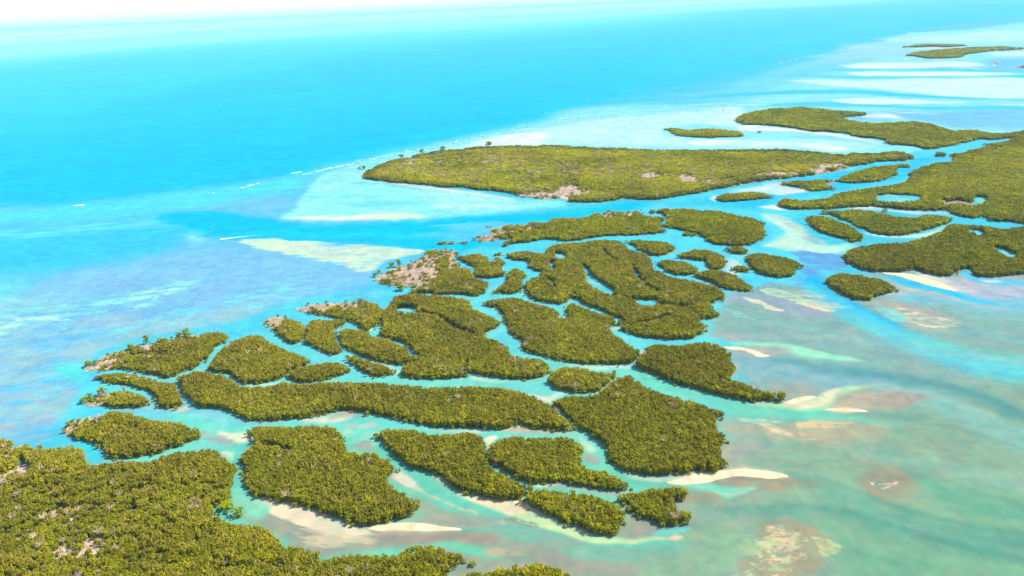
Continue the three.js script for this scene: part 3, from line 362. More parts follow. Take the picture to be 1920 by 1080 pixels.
  [[172, 178, 164], 0.7, 12, [1350, 860, 1366, 830, 1400, 826, 1440, 840, 1400, 866, 1370, 880]],
  [[174, 164, 134], 0.8, 9, [1610, 890, 1640, 876, 1680, 878, 1720, 896, 1728, 918, 1690, 934, 1640, 930, 1616, 912]],
  [[158, 160, 138], 0.6, 8, [1626, 896, 1660, 888, 1700, 898, 1706, 916, 1670, 924, 1636, 914]],
  [[236, 226, 178], 0.95, 3, [1626, 898, 1652, 892, 1690, 908, 1668, 918, 1638, 914], { patch: 3.2, cover: 0.42, long: 1.8, turn: 20, hard: 1 }],
  [[180, 162, 128], 0.8, 8, [1340, 900, 1400, 888, 1470, 892, 1530, 900, 1540, 930, 1440, 930, 1360, 916, 1330, 904], { patch: 8, cover: 0.72, long: 3, turn: 2 }],
  [[132, 118, 112], 0.5, 4, [1360, 895, 1410, 893, 1450, 898, 1420, 902, 1380, 900]],
  [[136, 232, 196], 0.95, 3, [1270, 908, 1330, 908, 1380, 916, 1420, 914, 1400, 924, 1370, 934, 1330, 922, 1296, 916]],
  [[226, 210, 160], 0.85, 2, [1340, 920, 1400, 914, 1416, 918, 1390, 926, 1350, 932], { patch: 4, cover: 0.5, long: 2.5, turn: 6, hard: 1 }],
  [[172, 162, 134], 0.8, 5, [1280, 926, 1340, 924, 1350, 936, 1290, 944, 1270, 944]],
  [[102, 174, 150], 0.5, 9, [1300, 954, 1400, 952, 1500, 950, 1600, 954, 1700, 980, 1940, 1030, 2200, 1080, 2200, 1110, 1900, 1060, 1700, 1010, 1560, 976, 1400, 966]],
  [[108, 174, 154], 0.5, 10, [1470, 888, 1560, 900, 1640, 950, 1760, 980, 1940, 1010, 2200, 1040, 2200, 1060, 1900, 1030, 1720, 998, 1600, 960, 1520, 920]],
  [[110, 184, 150], 0.55, 9, [1720, 890, 1800, 920, 1940, 955, 2200, 1010, 2200, 1040, 1900, 980, 1780, 944]],
  [[154, 198, 172], 0.5, 14, [1560, 830, 1700, 850, 1940, 900, 2200, 960, 2200, 980, 1900, 920, 1720, 880]],
  [[176, 168, 134], 0.85, 10, [1420, 985, 1480, 976, 1530, 990, 1560, 1020, 1540, 1060, 1500, 1090, 1400, 1090, 1380, 1050, 1400, 1010], { patch: 9, cover: 0.7, long: 1.6, turn: 0 }],
  [[238, 218, 166], 0.9, 3, [1430, 990, 1480, 980, 1510, 1000, 1520, 1040, 1480, 1080, 1400, 1084, 1410, 1030], { patch: 3, cover: 0.42, long: 1.8, turn: 10, hard: 0.7 }],
  [[196, 220, 156], 0.9, 3, [1516, 1004, 1550, 1010, 1580, 1028, 1564, 1044, 1540, 1044, 1530, 1020], { patch: 5, cover: 0.75, long: 1.6, turn: -20 }],
  [[186, 222, 164], 0.8, 4, [1300, 1010, 1420, 1000, 1480, 1030, 1460, 1080, 1300, 1080, 1260, 1050], { patch: 6, cover: 0.4, long: 2, turn: 10, hard: 1 }],
  [[150, 190, 150], 0.7, 9, [1290, 1000, 1340, 980, 1400, 990, 1400, 1040, 1340, 1080, 1200, 1090, 1220, 1030]],
  // lower foreground sands
  [[166, 176, 152], 1, 8, [700, 868, 740, 890, 760, 920, 800, 940, 860, 960, 940, 980, 1040, 1010, 1120, 1030, 1180, 1060, 1140, 1120, 840, 1130, 868, 1044, 820, 1018, 760, 1024, 690, 1036, 600, 1040, 540, 1016, 470, 976, 440, 960, 480, 930, 560, 950, 620, 970, 690, 990, 780, 970, 780, 950, 740, 900]],
  [[132, 196, 168], 0.85, 8, [940, 985, 1050, 1000, 1150, 1010, 1250, 1005, 1300, 1020, 1250, 1060, 1100, 1050, 1000, 1020, 900, 1010, 840, 1000], { patch: 9, cover: 0.7, long: 3, turn: -12 }],
  [[254, 236, 194], 1, 4, [470, 928, 530, 938, 570, 950, 620, 970, 690, 992, 730, 1004, 680, 1008, 620, 1006, 560, 986, 500, 962, 480, 946], { patch: 8, cover: 0.86, long: 4, turn: -18 }],
  [[236, 216, 172], 0.8, 6, [520, 985, 600, 996, 680, 1008, 740, 1014, 690, 1022, 620, 1026, 560, 1014], { patch: 6, cover: 0.6, long: 3.5, turn: -14, hard: 0.6 }],
  [[140, 226, 188], 0.9, 5, [452, 920, 480, 932, 500, 948, 500, 962, 480, 972, 452, 962, 436, 950, 440, 920]],
  [[176, 160, 138], 0.8, 7, [700, 990, 780, 1000, 880, 998, 940, 1010, 900, 1030, 800, 1014, 720, 1010]],
  [[120, 212, 172], 0.95, 4, [800, 1022, 840, 1016, 900, 1026, 940, 1040, 930, 1050, 880, 1042, 840, 1028]],
  [[210, 186, 150], 0.8, 4, [880, 1028, 960, 1032, 980, 1044, 930, 1046, 900, 1038], { patch: 5, cover: 0.6, long: 2.5, turn: -8, hard: 1 }],
  [[120, 214, 182], 1, 5, [712, 832, 726, 842, 760, 868, 800, 888, 842, 904, 868, 928, 920, 940, 980, 946, 1040, 976, 1100, 1006, 1150, 1008, 1220, 1006, 1260, 1012, 1220, 1024, 1120, 1022, 1040, 998, 960, 976, 880, 954, 800, 924, 760, 896, 724, 862, 700, 846]],
  [[254, 236, 186], 1, 3, [850, 924, 900, 932, 956, 940, 985, 948, 1040, 974, 1080, 990, 1100, 1002, 1060, 1000, 1000, 982, 940, 962, 890, 944]],
  [[214, 244, 176], 0.9, 3, [1000, 964, 1060, 986, 1110, 1004, 1150, 1008, 1220, 1006, 1260, 1010, 1200, 1016, 1110, 1020, 1040, 998, 960, 974]],
  [[240, 214, 164], 0.9, 3, [806, 888, 836, 900, 844, 912, 820, 904]],
  [[226, 204, 166], 0.85, 3, [736, 884, 770, 900, 800, 926, 870, 950, 960, 984, 920, 978, 840, 948, 780, 922, 740, 900], { patch: 5, cover: 0.62, long: 3, turn: -22, hard: 0.7 }],
  [[250, 236, 204], 0.95, 3, [728, 890, 750, 886, 780, 904, 770, 916, 740, 902]],
  [[150, 132, 110], 0.55, 2, [960, 968, 1000, 978, 1024, 998, 980, 990, 930, 966], { patch: 4, cover: 0.42, long: 3, turn: -22, hard: 1 }],
  [[168, 170, 150], 0.9, 6, [1150, 1002, 1172, 970, 1180, 950, 1210, 972, 1250, 990, 1290, 984, 1260, 1004, 1200, 1006]],
  [[120, 224, 204], 0.9, 3, [1220, 1000, 1260, 992, 1300, 990, 1290, 998, 1240, 1006]],
  [[240, 220, 172], 0.9, 2, [1250, 1012, 1264, 1004, 1284, 1008, 1266, 1014]],
  [[182, 180, 170], 0.85, 4, [1007, 905, 1050, 903, 1090, 910, 1140, 920, 1172, 922, 1160, 930, 1120, 924, 1060, 914]],
  [[250, 234, 196], 1, 2, [1002, 908, 1040, 902, 1050, 906, 1010, 914]],
  [[220, 200, 160], 0.9, 3, [930, 808, 960, 800, 1000, 800, 1060, 806, 1070, 812, 1000, 814, 950, 812]],
  [[252, 240, 204], 1, 2, [906, 824, 918, 816, 932, 820, 918, 832, 912, 838]],
  [[206, 226, 190], 0.85, 4, [640, 806, 690, 806, 712, 812, 702, 836, 690, 844, 664, 838], { patch: 5, cover: 0.6, long: 2.5, turn: -20 }],
  [[206, 208, 190], 0.75, 4, [640, 780, 700, 790, 760, 800, 720, 802, 690, 800, 640, 800], { patch: 6, cover: 0.5, long: 3, turn: -6, hard: 0.7 }],
  [[180, 170, 158], 0.8, 4, [655, 840, 690, 830, 700, 846, 670, 846]],
  [[246, 236, 196], 0.95, 3, [408, 808, 440, 812, 466, 810, 470, 824, 452, 832, 424, 826]],
  [[180, 176, 172], 0.8, 4, [374, 806, 400, 806, 430, 826, 450, 838, 420, 838, 380, 822], { patch: 6, cover: 0.7, long: 3, turn: 0 }],
  [[226, 244, 208], 0.9, 2.5, [408, 848, 430, 848, 434, 864, 424, 862]],
  [[150, 222, 228], 0.7, 4, [340, 762, 400, 772, 440, 790, 420, 800, 360, 780], { patch: 6, cover: 0.5, long: 3, turn: 0, hard: 0.7 }],
  [[230, 226, 190], 0.85, 2.5, [318, 768, 340, 764, 350, 760, 356, 768, 330, 774]],
  [[236, 240, 206], 0.9, 3, [790, 803, 850, 806, 905, 806, 930, 804, 900, 812, 850, 812]],
  [[234, 238, 200], 0.85, 3, [1170, 884, 1200, 892, 1250, 896, 1240, 902, 1200, 900, 1176, 892]],
  [[240, 236, 200], 0.9, 3, [560, 788, 600, 782, 650, 770, 670, 776, 640, 788, 590, 794]],
  [[238, 244, 214], 0.9, 3, [1060, 682, 1120, 686, 1180, 686, 1176, 692, 1110, 690]],
  [[226, 240, 214], 0.85, 3, [700, 668, 740, 690, 752, 700, 742, 704, 726, 690, 690, 676]],
  [[230, 240, 206], 0.85, 3, [440, 706, 450, 720, 470, 722, 540, 716, 560, 720, 500, 724, 450, 726]],
  [[240, 240, 214], 0.9, 2.5, [1060, 738, 1036, 748, 1030, 742, 1050, 734]],
  [[246, 240, 210], 0.9, 3, [1330, 886, 1300, 892, 1270, 898, 1240, 900, 1260, 892]],
  [[186, 180, 160], 0.8, 3, [1356, 826, 1368, 826, 1372, 850, 1366, 876, 1356, 870, 1352, 846]],
  [[200, 192, 176], 0.8, 2.5, [1370, 684, 1386, 680, 1384, 700, 1372, 706]],
  [[246, 246, 228], 0.9, 2.5, [690, 337, 760, 349, 850, 361, 910, 368, 960, 374, 960, 371, 900, 361, 830, 352, 760, 344, 700, 335]],
  [[246, 240, 204], 0.95, 3, [982, 738, 1010, 742, 1036, 748, 1044, 752, 1030, 758, 1012, 748]],
  [[236, 236, 206], 0.85, 2.5, [880, 706, 900, 708, 930, 712, 960, 716, 900, 714]],
  [[206, 226, 210], 0.8, 2.5, [1196, 660, 1212, 658, 1202, 672]],
  [[210, 236, 196], 0.85, 3, [1080, 812, 1096, 826, 1120, 844, 1110, 850, 1090, 836]],
  [[190, 180, 160], 0.8, 3, [1092, 852, 1120, 856, 1126, 872, 1098, 866]],
  [[196, 228, 196], 0.9, 3, [1110, 614, 1150, 614, 1165, 618, 1150, 622]],
  [[220, 206, 180], 0.85, 2, [968, 624, 985, 634, 984, 644, 972, 634]],
  [[190, 176, 160], 0.85, 4, [620, 780, 650, 769, 690, 776, 650, 778, 620, 784]],
];

// long curving streaks of the current in the right lagoon: [colour, share, soft edge, half width, path]
const STREAKS = [
  [[96, 160, 160], 0.4, 5, 5, [1440, 676, 1560, 690, 1680, 708, 1780, 728, 1870, 756, 1960, 796, 2200, 900]],
  [[160, 206, 196], 0.45, 6, 5, [1500, 706, 1640, 724, 1760, 746, 1860, 780, 1960, 826, 2200, 930]],
  [[104, 166, 150], 0.3, 5, 4, [1560, 770, 1700, 786, 1820, 812, 1960, 860, 2200, 960]],
  [[160, 202, 178], 0.35, 7, 6, [1440, 850, 1600, 856, 1760, 876, 1900, 912, 2200, 1010]],
  [[100, 166, 146], 0.45, 5, 5, [1440, 880, 1540, 898, 1640, 935, 1740, 968, 1840, 990, 1960, 1012, 2200, 1060]],
  [[158, 196, 168], 0.35, 6, 5, [1480, 936, 1600, 950, 1700, 985, 1820, 1016, 1960, 1044, 2200, 1090]],
  [[96, 164, 138], 0.45, 5, 5, [1330, 956, 1430, 951, 1540, 956, 1640, 976, 1760, 1012, 1960, 1062, 2200, 1110]],
  [[104, 170, 138], 0.4, 6, 5, [1720, 888, 1800, 912, 1880, 938, 1960, 962, 2200, 1020]],
  [[150, 190, 150], 0.35, 8, 8, [1560, 1000, 1700, 1036, 1840, 1062, 2000, 1086]],
  [[104, 172, 134], 0.35, 8, 7, [1580, 1030, 1700, 1062, 1820, 1082, 1960, 1100]],
  [[150, 208, 208], 0.4, 6, 5, [1420, 600, 1560, 626, 1700, 652, 1840, 672, 2000, 690]],
  [[112, 178, 186], 0.35, 6, 5, [1400, 640, 1540, 646, 1680, 668, 1820, 694, 2000, 724]],
  [[160, 206, 200], 0.35, 5, 4, [1640, 630, 1760, 656, 1880, 676, 2000, 690]],
  [[112, 180, 190], 0.3, 5, 4, [1720, 600, 1820, 622, 1940, 640, 2100, 660]],
];
const ribbon = (path, half) => { const c = curve(path, false, 6), n = c.length, side = (s) => c.map(([x, y], i) => { const k = half * Math.min(1, 0.15 + 3 * i / n) * (1 + 0.5 * noise(x * 0.02 + half, y * 0.03)); return [x, y + s * k]; }); return [...side(-1), ...side(1).reverse()]; };
// island rims: shallow tan mud round every island
const TILES = [                                       // [x0, x1, z0 (near), z1 (far), pixels across, pixels deep]
  [-330, 330, -150, -430, 2048, 1024],
  [-680, 680, -430, -960, 2048, 1024],
  [-1650, 1650, -960, -2400, 2048, 1024],
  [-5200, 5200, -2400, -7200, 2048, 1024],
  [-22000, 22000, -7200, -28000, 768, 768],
];
function paint(tile) {
  const [x0, x1, z0, z1, W, H] = tile, sx = (x1 - x0) / W, sz = (z0 - z1) / H, N = W * H;
  const R = new Float32Array(N).fill(80), G = new Float32Array(N).fill(208), B = new Float32Array(N).fill(226);
  // slow wander that makes every edge irregular
  const qw = W >> 2, qh = H >> 2, wx = new Float32Array(qw * qh), wz = new Float32Array(qw * qh);
  const grain = 5 * sx;
  for (let j = 0; j < qh; j++) for (let i = 0; i < qw; i++) {
    const x = x0 + i * 4 * sx, z = z0 - j * 4 * sz;
    wx[j * qw + i] = noise(x / (grain * 12), z / (grain * 12)) + 0.6 * noise(x / (grain * 4) + 31, z / (grain * 4));
    wz[j * qw + i] = noise(x / (grain * 12) + 77, z / (grain * 12) - 40) + 0.6 * noise(x / (grain * 4) - 5, z / (grain * 4) + 9);
  }
  function lay(col, share, fx, fz, poly, o = {}) {   // poly: places on the ground
    let a = 1e9, b = -1e9, c = 1e9, d = -1e9;
    for (const [x, z] of poly) { a = Math.min(a, x); b = Math.max(b, x); c = Math.min(c, z); d = Math.max(d, z); }
    const padX = fx * 2.2 + 3 * sx, padZ = fz * 2.2 + 3 * sz;
    const i0 = Math.max(0, Math.floor((a - padX - x0) / sx)), i1 = Math.min(W, Math.ceil((b + padX - x0) / sx)), j0 = Math.max(0, Math.floor((z0 - d - padZ) / sz)), j1 = Math.min(H, Math.ceil((z0 - c + padZ) / sz));
    if (i0 >= i1 || j0 >= j1) return;
    const ex = Math.ceil(padX / sx), ez = Math.ceil(padZ / sz);
    const I0 = i0 - ex, J0 = j0 - ez, q = Math.max(1, Math.min(12, Math.floor(Math.min(fx / sx, fz / sz) / 2)));
    const w = Math.ceil((i1 - i0 + 2 * ex) / q) + 1, h = Math.ceil((j1 - j0 + 2 * ez) / q) + 1;
    let m = new Float32Array(w * h);
    for (let j = 0; j < h; j++) {
      const z = z0 - (J0 + (j + 0.5) * q) * sz, cuts = [];
      for (let k = 0, l = poly.length - 1; k < poly.length; l = k++) { const p = poly[k], r = poly[l]; if ((p[1] > z) !== (r[1] > z)) cuts.push(((r[0] - p[0]) * (z - p[1])) / (r[1] - p[1]) + p[0]); }
      cuts.sort((p, r) => p - r);
      for (let k = 0; k + 1 < cuts.length; k += 2) {
        const u = Math.max(0, Math.round((cuts[k] - x0) / sx / q - I0 / q)), v = Math.min(w, Math.round((cuts[k + 1] - x0) / sx / q - I0 / q));
        for (let i = u; i < v; i++) m[j * w + i] = 1;
      }
    }
    const bx = Math.max(0, Math.round(fx / sx / q / 1.4)), bz = Math.max(0, Math.round(fz / sz / q / 1.4)), t = new Float32Array(w * h);
    for (let pass = 0; pass < 2; pass++) {
      if (bx) { for (let j = 0; j < h; j++) { let s = 0; const o0 = j * w; for (let i = -bx; i < w; i++) { if (i + bx < w) s += m[o0 + i + bx]; if (i - bx - 1 >= 0) s -= m[o0 + i - bx - 1]; if (i >= 0) t[o0 + i] = s / (2 * bx + 1); } } m.set(t); }
      if (bz) { for (let i = 0; i < w; i++) { let s = 0; for (let j = -bz; j < h; j++) { if (j + bz < h) s += m[(j + bz) * w + i]; if (j - bz - 1 >= 0) s -= m[(j - bz - 1) * w + i]; if (j >= 0) t[j * w + i] = s / (2 * bz + 1); } } m.set(t); }
    }
    const wanderX = (o.warp ?? 1) * Math.max(2.5, Math.min(14, (fx / sx) * 0.8)), wanderZ = (o.warp ?? 1) * Math.max(1.5, Math.min(12, (fz / sz) * 0.8));
    const turn = ((o.turn ?? 0) * Math.PI) / 180, ct = Math.cos(turn), st = Math.sin(turn), size = o.patch && Math.max(o.patch, 2.2 * sx), hard = o.hard ?? 0.2, gap = 1 - (o.cover ?? 1);
    for (let j = j0; j < j1; j++) for (let i = i0; i < i1; i++) {
      const k = Math.min(qh - 1, j >> 2) * qw + Math.min(qw - 1, i >> 2);
      const u = (i + wx[k] * wanderX - I0) / q - 0.5, v = (j + wz[k] * wanderZ - J0) / q - 0.5, ui = u | 0, vi = v | 0;
      if (u < 0 || v < 0 || ui >= w - 1 || vi >= h - 1) continue;
      const e = vi * w + ui, fu = u - ui, fv = v - vi;
      let s = (m[e] * (1 - fu) + m[e + 1] * fu) * (1 - fv) + (m[e + w] * (1 - fu) + m[e + w + 1] * fu) * fv;
      if (s < 0.004) continue;
      if (size) {
        const x = x0 + i * sx, z = z0 - j * sz, p = (x * ct - z * st) / (size * (o.long ?? 1)), r = (x * st + z * ct) / size;
        const n = 0.5 + 0.62 * (0.55 * noise(p, r) + 0.42 * noise(p * 2.3 + 9, r * 2.3 + 4) + 0.34 * noise(p * 5.1, r * 5.1 + 3) + 0.2 * noise(p * 11 + 2, r * 10));
        const soft = 0.36 - 0.2 * hard, bar = 1 - s * (1 - gap * 0.999);
        s = smooth(bar - soft, bar + soft, n) * Math.min(1, s * 2.2);
      }
      s *= share;
      const g = j * W + i;
      R[g] += (col[0] - R[g]) * s; G[g] += (col[1] - G[g]) * s; B[g] += (col[2] - B[g]) * s;
    }
  }
  for (const [col, share, soft, outline, o] of BEDS_AND_HAZE) {
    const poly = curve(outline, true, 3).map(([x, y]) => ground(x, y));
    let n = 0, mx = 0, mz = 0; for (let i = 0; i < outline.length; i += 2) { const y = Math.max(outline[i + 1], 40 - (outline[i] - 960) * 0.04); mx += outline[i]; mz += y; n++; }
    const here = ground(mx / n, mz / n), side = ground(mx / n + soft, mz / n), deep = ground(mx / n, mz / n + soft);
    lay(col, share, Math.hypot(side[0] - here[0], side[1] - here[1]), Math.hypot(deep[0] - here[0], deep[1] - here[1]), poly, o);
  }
  for (const [col, share, soft, half, path] of STREAKS) {
    const n = path.length, m = [path[(n >> 2) << 1], path[((n >> 2) << 1) + 1]], a = ground(...m), b = ground(m[0] + soft, m[1]), c = ground(m[0], m[1] + soft);
    lay(col, share, Math.hypot(b[0] - a[0], b[1] - a[1]), Math.hypot(c[0] - a[0], c[1] - a[1]), ribbon(path, half).map(([x, y]) => ground(x, y)), { warp: 0.6 });
  }
  for (const I of islands) {                          // muddy rims
    if (I.far) continue;
    const near = metresPerPixel(...I.middle), f = Math.max(2.4, near * 3.5);
    lay([182, 204, 164], 0.75, f, f, I.shape, { warp: 1.2 });
    lay([176, 168, 128], 0.6, 1.2, 1.2, I.shape, { warp: 0.8 });
    for (const h of I.holes) { lay([104, 220, 224], 1, 1.2, 1.6, h); lay([190, 226, 208], 0.6, 3, 3, h, { patch: 6, cover: 0.45 }); }
  }
  for (const b of bars) { const near = metresPerPixel(...b.p[0]), f = Math.max(2, near * 4); lay([232, 220, 178], 0.8, f * 1.6, f, b.p); lay([240, 226, 186], 0.7, f * 0.5, f * 0.5, b.p); }
  const data = new Uint8Array(N * 4);
  for (let j = 0; j < H; j++) for (let i = 0; i < W; i++) {
    const g = j * W + i, x = x0 + i * sx, z = z0 - j * sz, s = Math.max(1, sx);
    const n = 1 + 0.04 * noise(x / (7 * s), z / (6 * s)) + 0.03 * noise(x / (2.6 * s) + 50, z / (2.4 * s)) + 0.025 * noise(x / (40 * s), z / (15 * s));   // mottled bed
    const rr = 1 + 0.08 * noise(x / (3.2 * s) + 7, z / (3 * s)) + 0.05 * 0.6 * noise(x / (17 * s), z / (12 * s) + 70);
    data[g * 4] = Math.min(255, Math.max(0, R[g] * n * rr)); data[g * 4 + 1] = Math.min(255, Math.max(0, G[g] * n)); data[g * 4 + 2] = Math.min(255, Math.max(0, B[g] * (0.5 + 0.5 * n))); data[g * 4 + 3] = 255;
  }
  const t = new THREE.DataTexture(data, W, H, THREE.RGBAFormat);
  t.colorSpace = THREE.SRGBColorSpace; t.magFilter = THREE.LinearFilter; t.wrapS = t.wrapT = THREE.ClampToEdgeWrapping; t.needsUpdate = true;
  return t;
}
// wind ripples, a 48 m square that repeats
const ripples = (() => {
  const n = 512, d = new Uint8Array(n * n * 4), r = rng(5), waves = [];
  for (let i = 0; i < 26; i++) { const len = 3 + r() * 17, a = 0.5 + (r() - 0.5) * 1.5; waves.push([Math.round(len * Math.cos(a)), Math.round(len * Math.sin(a)), r() * 6.28, 1 / (3 + len)]); }
  for (let j = 0; j < n; j++) for (let i = 0; i < n; i++) { let s = 0; for (const [a, b, p, k] of waves) s += k * Math.sin((6.28319 * (a * i + b * j)) / n + p); const v = 128 + s * 90; d.set([v, v, v, 255], (j * n + i) * 4); }
  const t = new THREE.DataTexture(d, n, n, THREE.RGBAFormat); t.wrapS = t.wrapT = THREE.RepeatWrapping; t.magFilter = THREE.LinearFilter; t.channel = 1; t.needsUpdate = true; return t;
})();
const WATER_TONE = 0.31;                               // the textures hold full values; the beds reflect this share of them
const waterLook = (map, more) => new THREE.MeshPhysicalMaterial({ map, color: new THREE.Color().setScalar(WATER_TONE), roughness: 0.28, ior: 1.33, specularIntensity: 0.001, bumpMap: ripples, bumpScale: 0.09, ...more });
{
  const sheets = [], looks = [];
  const sheet = (x0, x1, z0, z1, y) => {
    const g = new THREE.BufferGeometry(), s = 48;
    g.setAttribute('position', new THREE.Float32BufferAttribute([x0, y, z0, x1, y, z0, x1, y, z1, x0, y, z1], 3));
    g.setAttribute('normal', new THREE.Float32BufferAttribute([0, 1, 0, 0, 1, 0, 0, 1, 0, 0, 1, 0], 3));
    g.setAttribute('uv', new THREE.Float32BufferAttribute([0, 0, 1, 0, 1, 1, 0, 1], 2));
    g.setAttribute('uv1', new THREE.Float32BufferAttribute([x0 / s, -z0 / s, x1 / s, -z0 / s, x1 / s, -z1 / s, x0 / s, -z1 / s], 2));
    g.setIndex([0, 1, 2, 0, 2, 3]);
    return g;
  };
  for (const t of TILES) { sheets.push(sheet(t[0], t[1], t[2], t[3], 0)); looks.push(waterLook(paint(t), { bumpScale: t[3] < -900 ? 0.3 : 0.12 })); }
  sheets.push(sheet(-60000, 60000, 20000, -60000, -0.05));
  looks.push(waterLook(null, { color: new THREE.Color().setRGB(0.9 * WATER_TONE, WATER_TONE, WATER_TONE) }));  // near-white tint stands in for grazing sky reflection on the distant sea
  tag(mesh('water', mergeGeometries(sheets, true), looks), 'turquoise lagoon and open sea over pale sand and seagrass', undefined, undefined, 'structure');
}

// ------------------------------------------------------------------ island ground and mangroves
function patchTexture(seed, tones, metres, px = 256) { // tileable mix of tones
  const d = new Uint8Array(px * px * 4), r = rng(seed), waves = [];
  const n2 = (x, y, f) => { const q = (a, b) => VAL[PERM[(((a % f) + f) % f) + PERM[((((b % f) + f) % f) + seed * 7) & 511] & 511 ? (((a % f) + f) % f) + (PERM[((((b % f) + f) % f) + seed * 7) & 511] & 511) : 0]]; const X = x * f, Y = y * f, xi = Math.floor(X), yi = Math.floor(Y); let u = X - xi, v = Y - yi; u = u * u * (3 - 2 * u); v = v * v * (3 - 2 * v); return q(xi, yi) * (1 - u) * (1 - v) + q(xi + 1, yi) * u * (1 - v) + q(xi, yi + 1) * (1 - u) * v + q(xi + 1, yi + 1) * u * v; };
  for (let j = 0; j < px; j++) for (let i = 0; i < px; i++) {
    const x = i / px, y = j / px;
    let s = 0.5 + 0.5 * (0.55 * n2(x, y, 5) + 0.4 * n2(x, y, 13) + 0.35 * n2(x, y, 37) + 0.3 * n2(x, y, 90));
    s = Math.min(0.999, Math.max(0, s)) * (tones.length - 1);
    const a = tones[s | 0], b = tones[(s | 0) + 1], f = s - (s | 0), g = 1 + 0.14 * n2(x, y, 120);
    d.set([0, 1, 2].map((c) => Math.min(255, Math.max(0, (a[c] + (b[c] - a[c]) * f) * g))).concat(255), (j * px + i) * 4);
  }
  const t = new THREE.DataTexture(d, px, px, THREE.RGBAFormat); t.colorSpace = THREE.SRGBColorSpace; t.wrapS = t.wrapT = THREE.RepeatWrapping; t.repeat.set(1 / metres, 1 / metres); t.magFilter = THREE.LinearFilter; t.needsUpdate = true;
  return t;
}
const M = {
  mud: new THREE.MeshStandardMaterial({ map: patchTexture(3, [[60, 50, 38], [86, 72, 54], [104, 86, 64], [128, 106, 82]], 22), roughness: 0.95 }),
  flat: new THREE.MeshStandardMaterial({ map: patchTexture(4, [[118, 108, 122], [140, 116, 110], [162, 128, 110], [168, 140, 122]], 34, 512), roughness: 0.9 }),
  sand: new THREE.MeshStandardMaterial({ map: patchTexture(9, [[142, 124, 92], [156, 140, 108], [166, 150, 118], [172, 158, 128]], 18), roughness: 0.95 }),
  leaf: new THREE.MeshPhysicalMaterial({ color: new THREE.Color().setRGB(0.196, 0.188, 0), roughness: 1, specularIntensity: 0, transmission: 0.12, thickness: 0, side: THREE.DoubleSide }),
  bark: new THREE.MeshPhysicalMaterial({ color: new THREE.Color().setRGB(0.38, 0.26, 0.075), roughness: 1, specularIntensity: 0 }),
  dead: new THREE.MeshStandardMaterial({ color: new THREE.Color().setRGB(0.43, 0.32, 0.2), roughness: 0.9 }),
};
function landGeometry(shape, holes, top, slope, inset = 0) {     // a low bank: flat top, sloping sides that go under the water
  const clean = (p, ccw) => { const q = p.map(([x, z]) => new THREE.Vector2(x, z)); return (THREE.ShapeUtils.area(q) > 0) === ccw ? q : q.reverse(); };
  let loops = [clean(shape, true), ...holes.map((h) => clean(h, false))];
  if (inset) loops = loops.map((l, q) => {             // draw the bank back under the crowns, unevenly
    const ring = l.map((p) => [p.x, p.y]), n = l.length;
    const r = l.map((p, i) => { const a = l[(i + n - 1) % n], b = l[(i + 1) % n], dx = b.x - a.x, dy = b.y - a.y, k = inset * (1 + 0.8 * noise(p.x * 0.16, p.y * 0.16)) / Math.hypot(dx, dy, 1e-6); return [new THREE.Vector2(p.x - dy * k, p.y + dx * k), Math.abs(k) * Math.hypot(dx, dy)]; });
    const kept = r.filter(([p, k]) => (q ? !inside(ring, p.x, p.y) : inside(ring, p.x, p.y)) && edgeDistance(ring, p.x, p.y) > k * 0.8).map(([p]) => p);
    return kept.length > 5 ? kept : l;
  });
  const pos = [], index = [];
  const flatTris = THREE.ShapeUtils.triangulateShape(loops[0], loops.slice(1));
  for (const l of loops) for (const p of l) pos.push(p.x, top, p.y);
  for (const [a, b, c] of flatTris) index.push(a, c, b);
  for (const l of loops) {
    const first = pos.length / 3, n = l.length;
    l.forEach((p, i) => {
      const a = l[(i + n - 1) % n], b = l[(i + 1) % n], dx = b.x - a.x, dy = b.y - a.y, k = slope / Math.hypot(dx, dy, 1e-6);
      pos.push(p.x, top, p.y, p.x + dy * k, -0.12, p.y - dx * k);
    });
    for (let i = 0; i < n; i++) { const a = first + i * 2, b = first + ((i + 1) % n) * 2; index.push(a, b, a + 1, b, b + 1, a + 1); }
  }
  const g = new THREE.BufferGeometry();
  g.setAttribute('position', new THREE.Float32BufferAttribute(pos, 3));
  const uv = []; for (let i = 0; i < pos.length; i += 3) uv.push(pos[i], -pos[i + 2]);
  g.setAttribute('uv', new THREE.Float32BufferAttribute(uv, 2));
  g.setIndex(index); g.computeVertexNormals();
  return g;
}
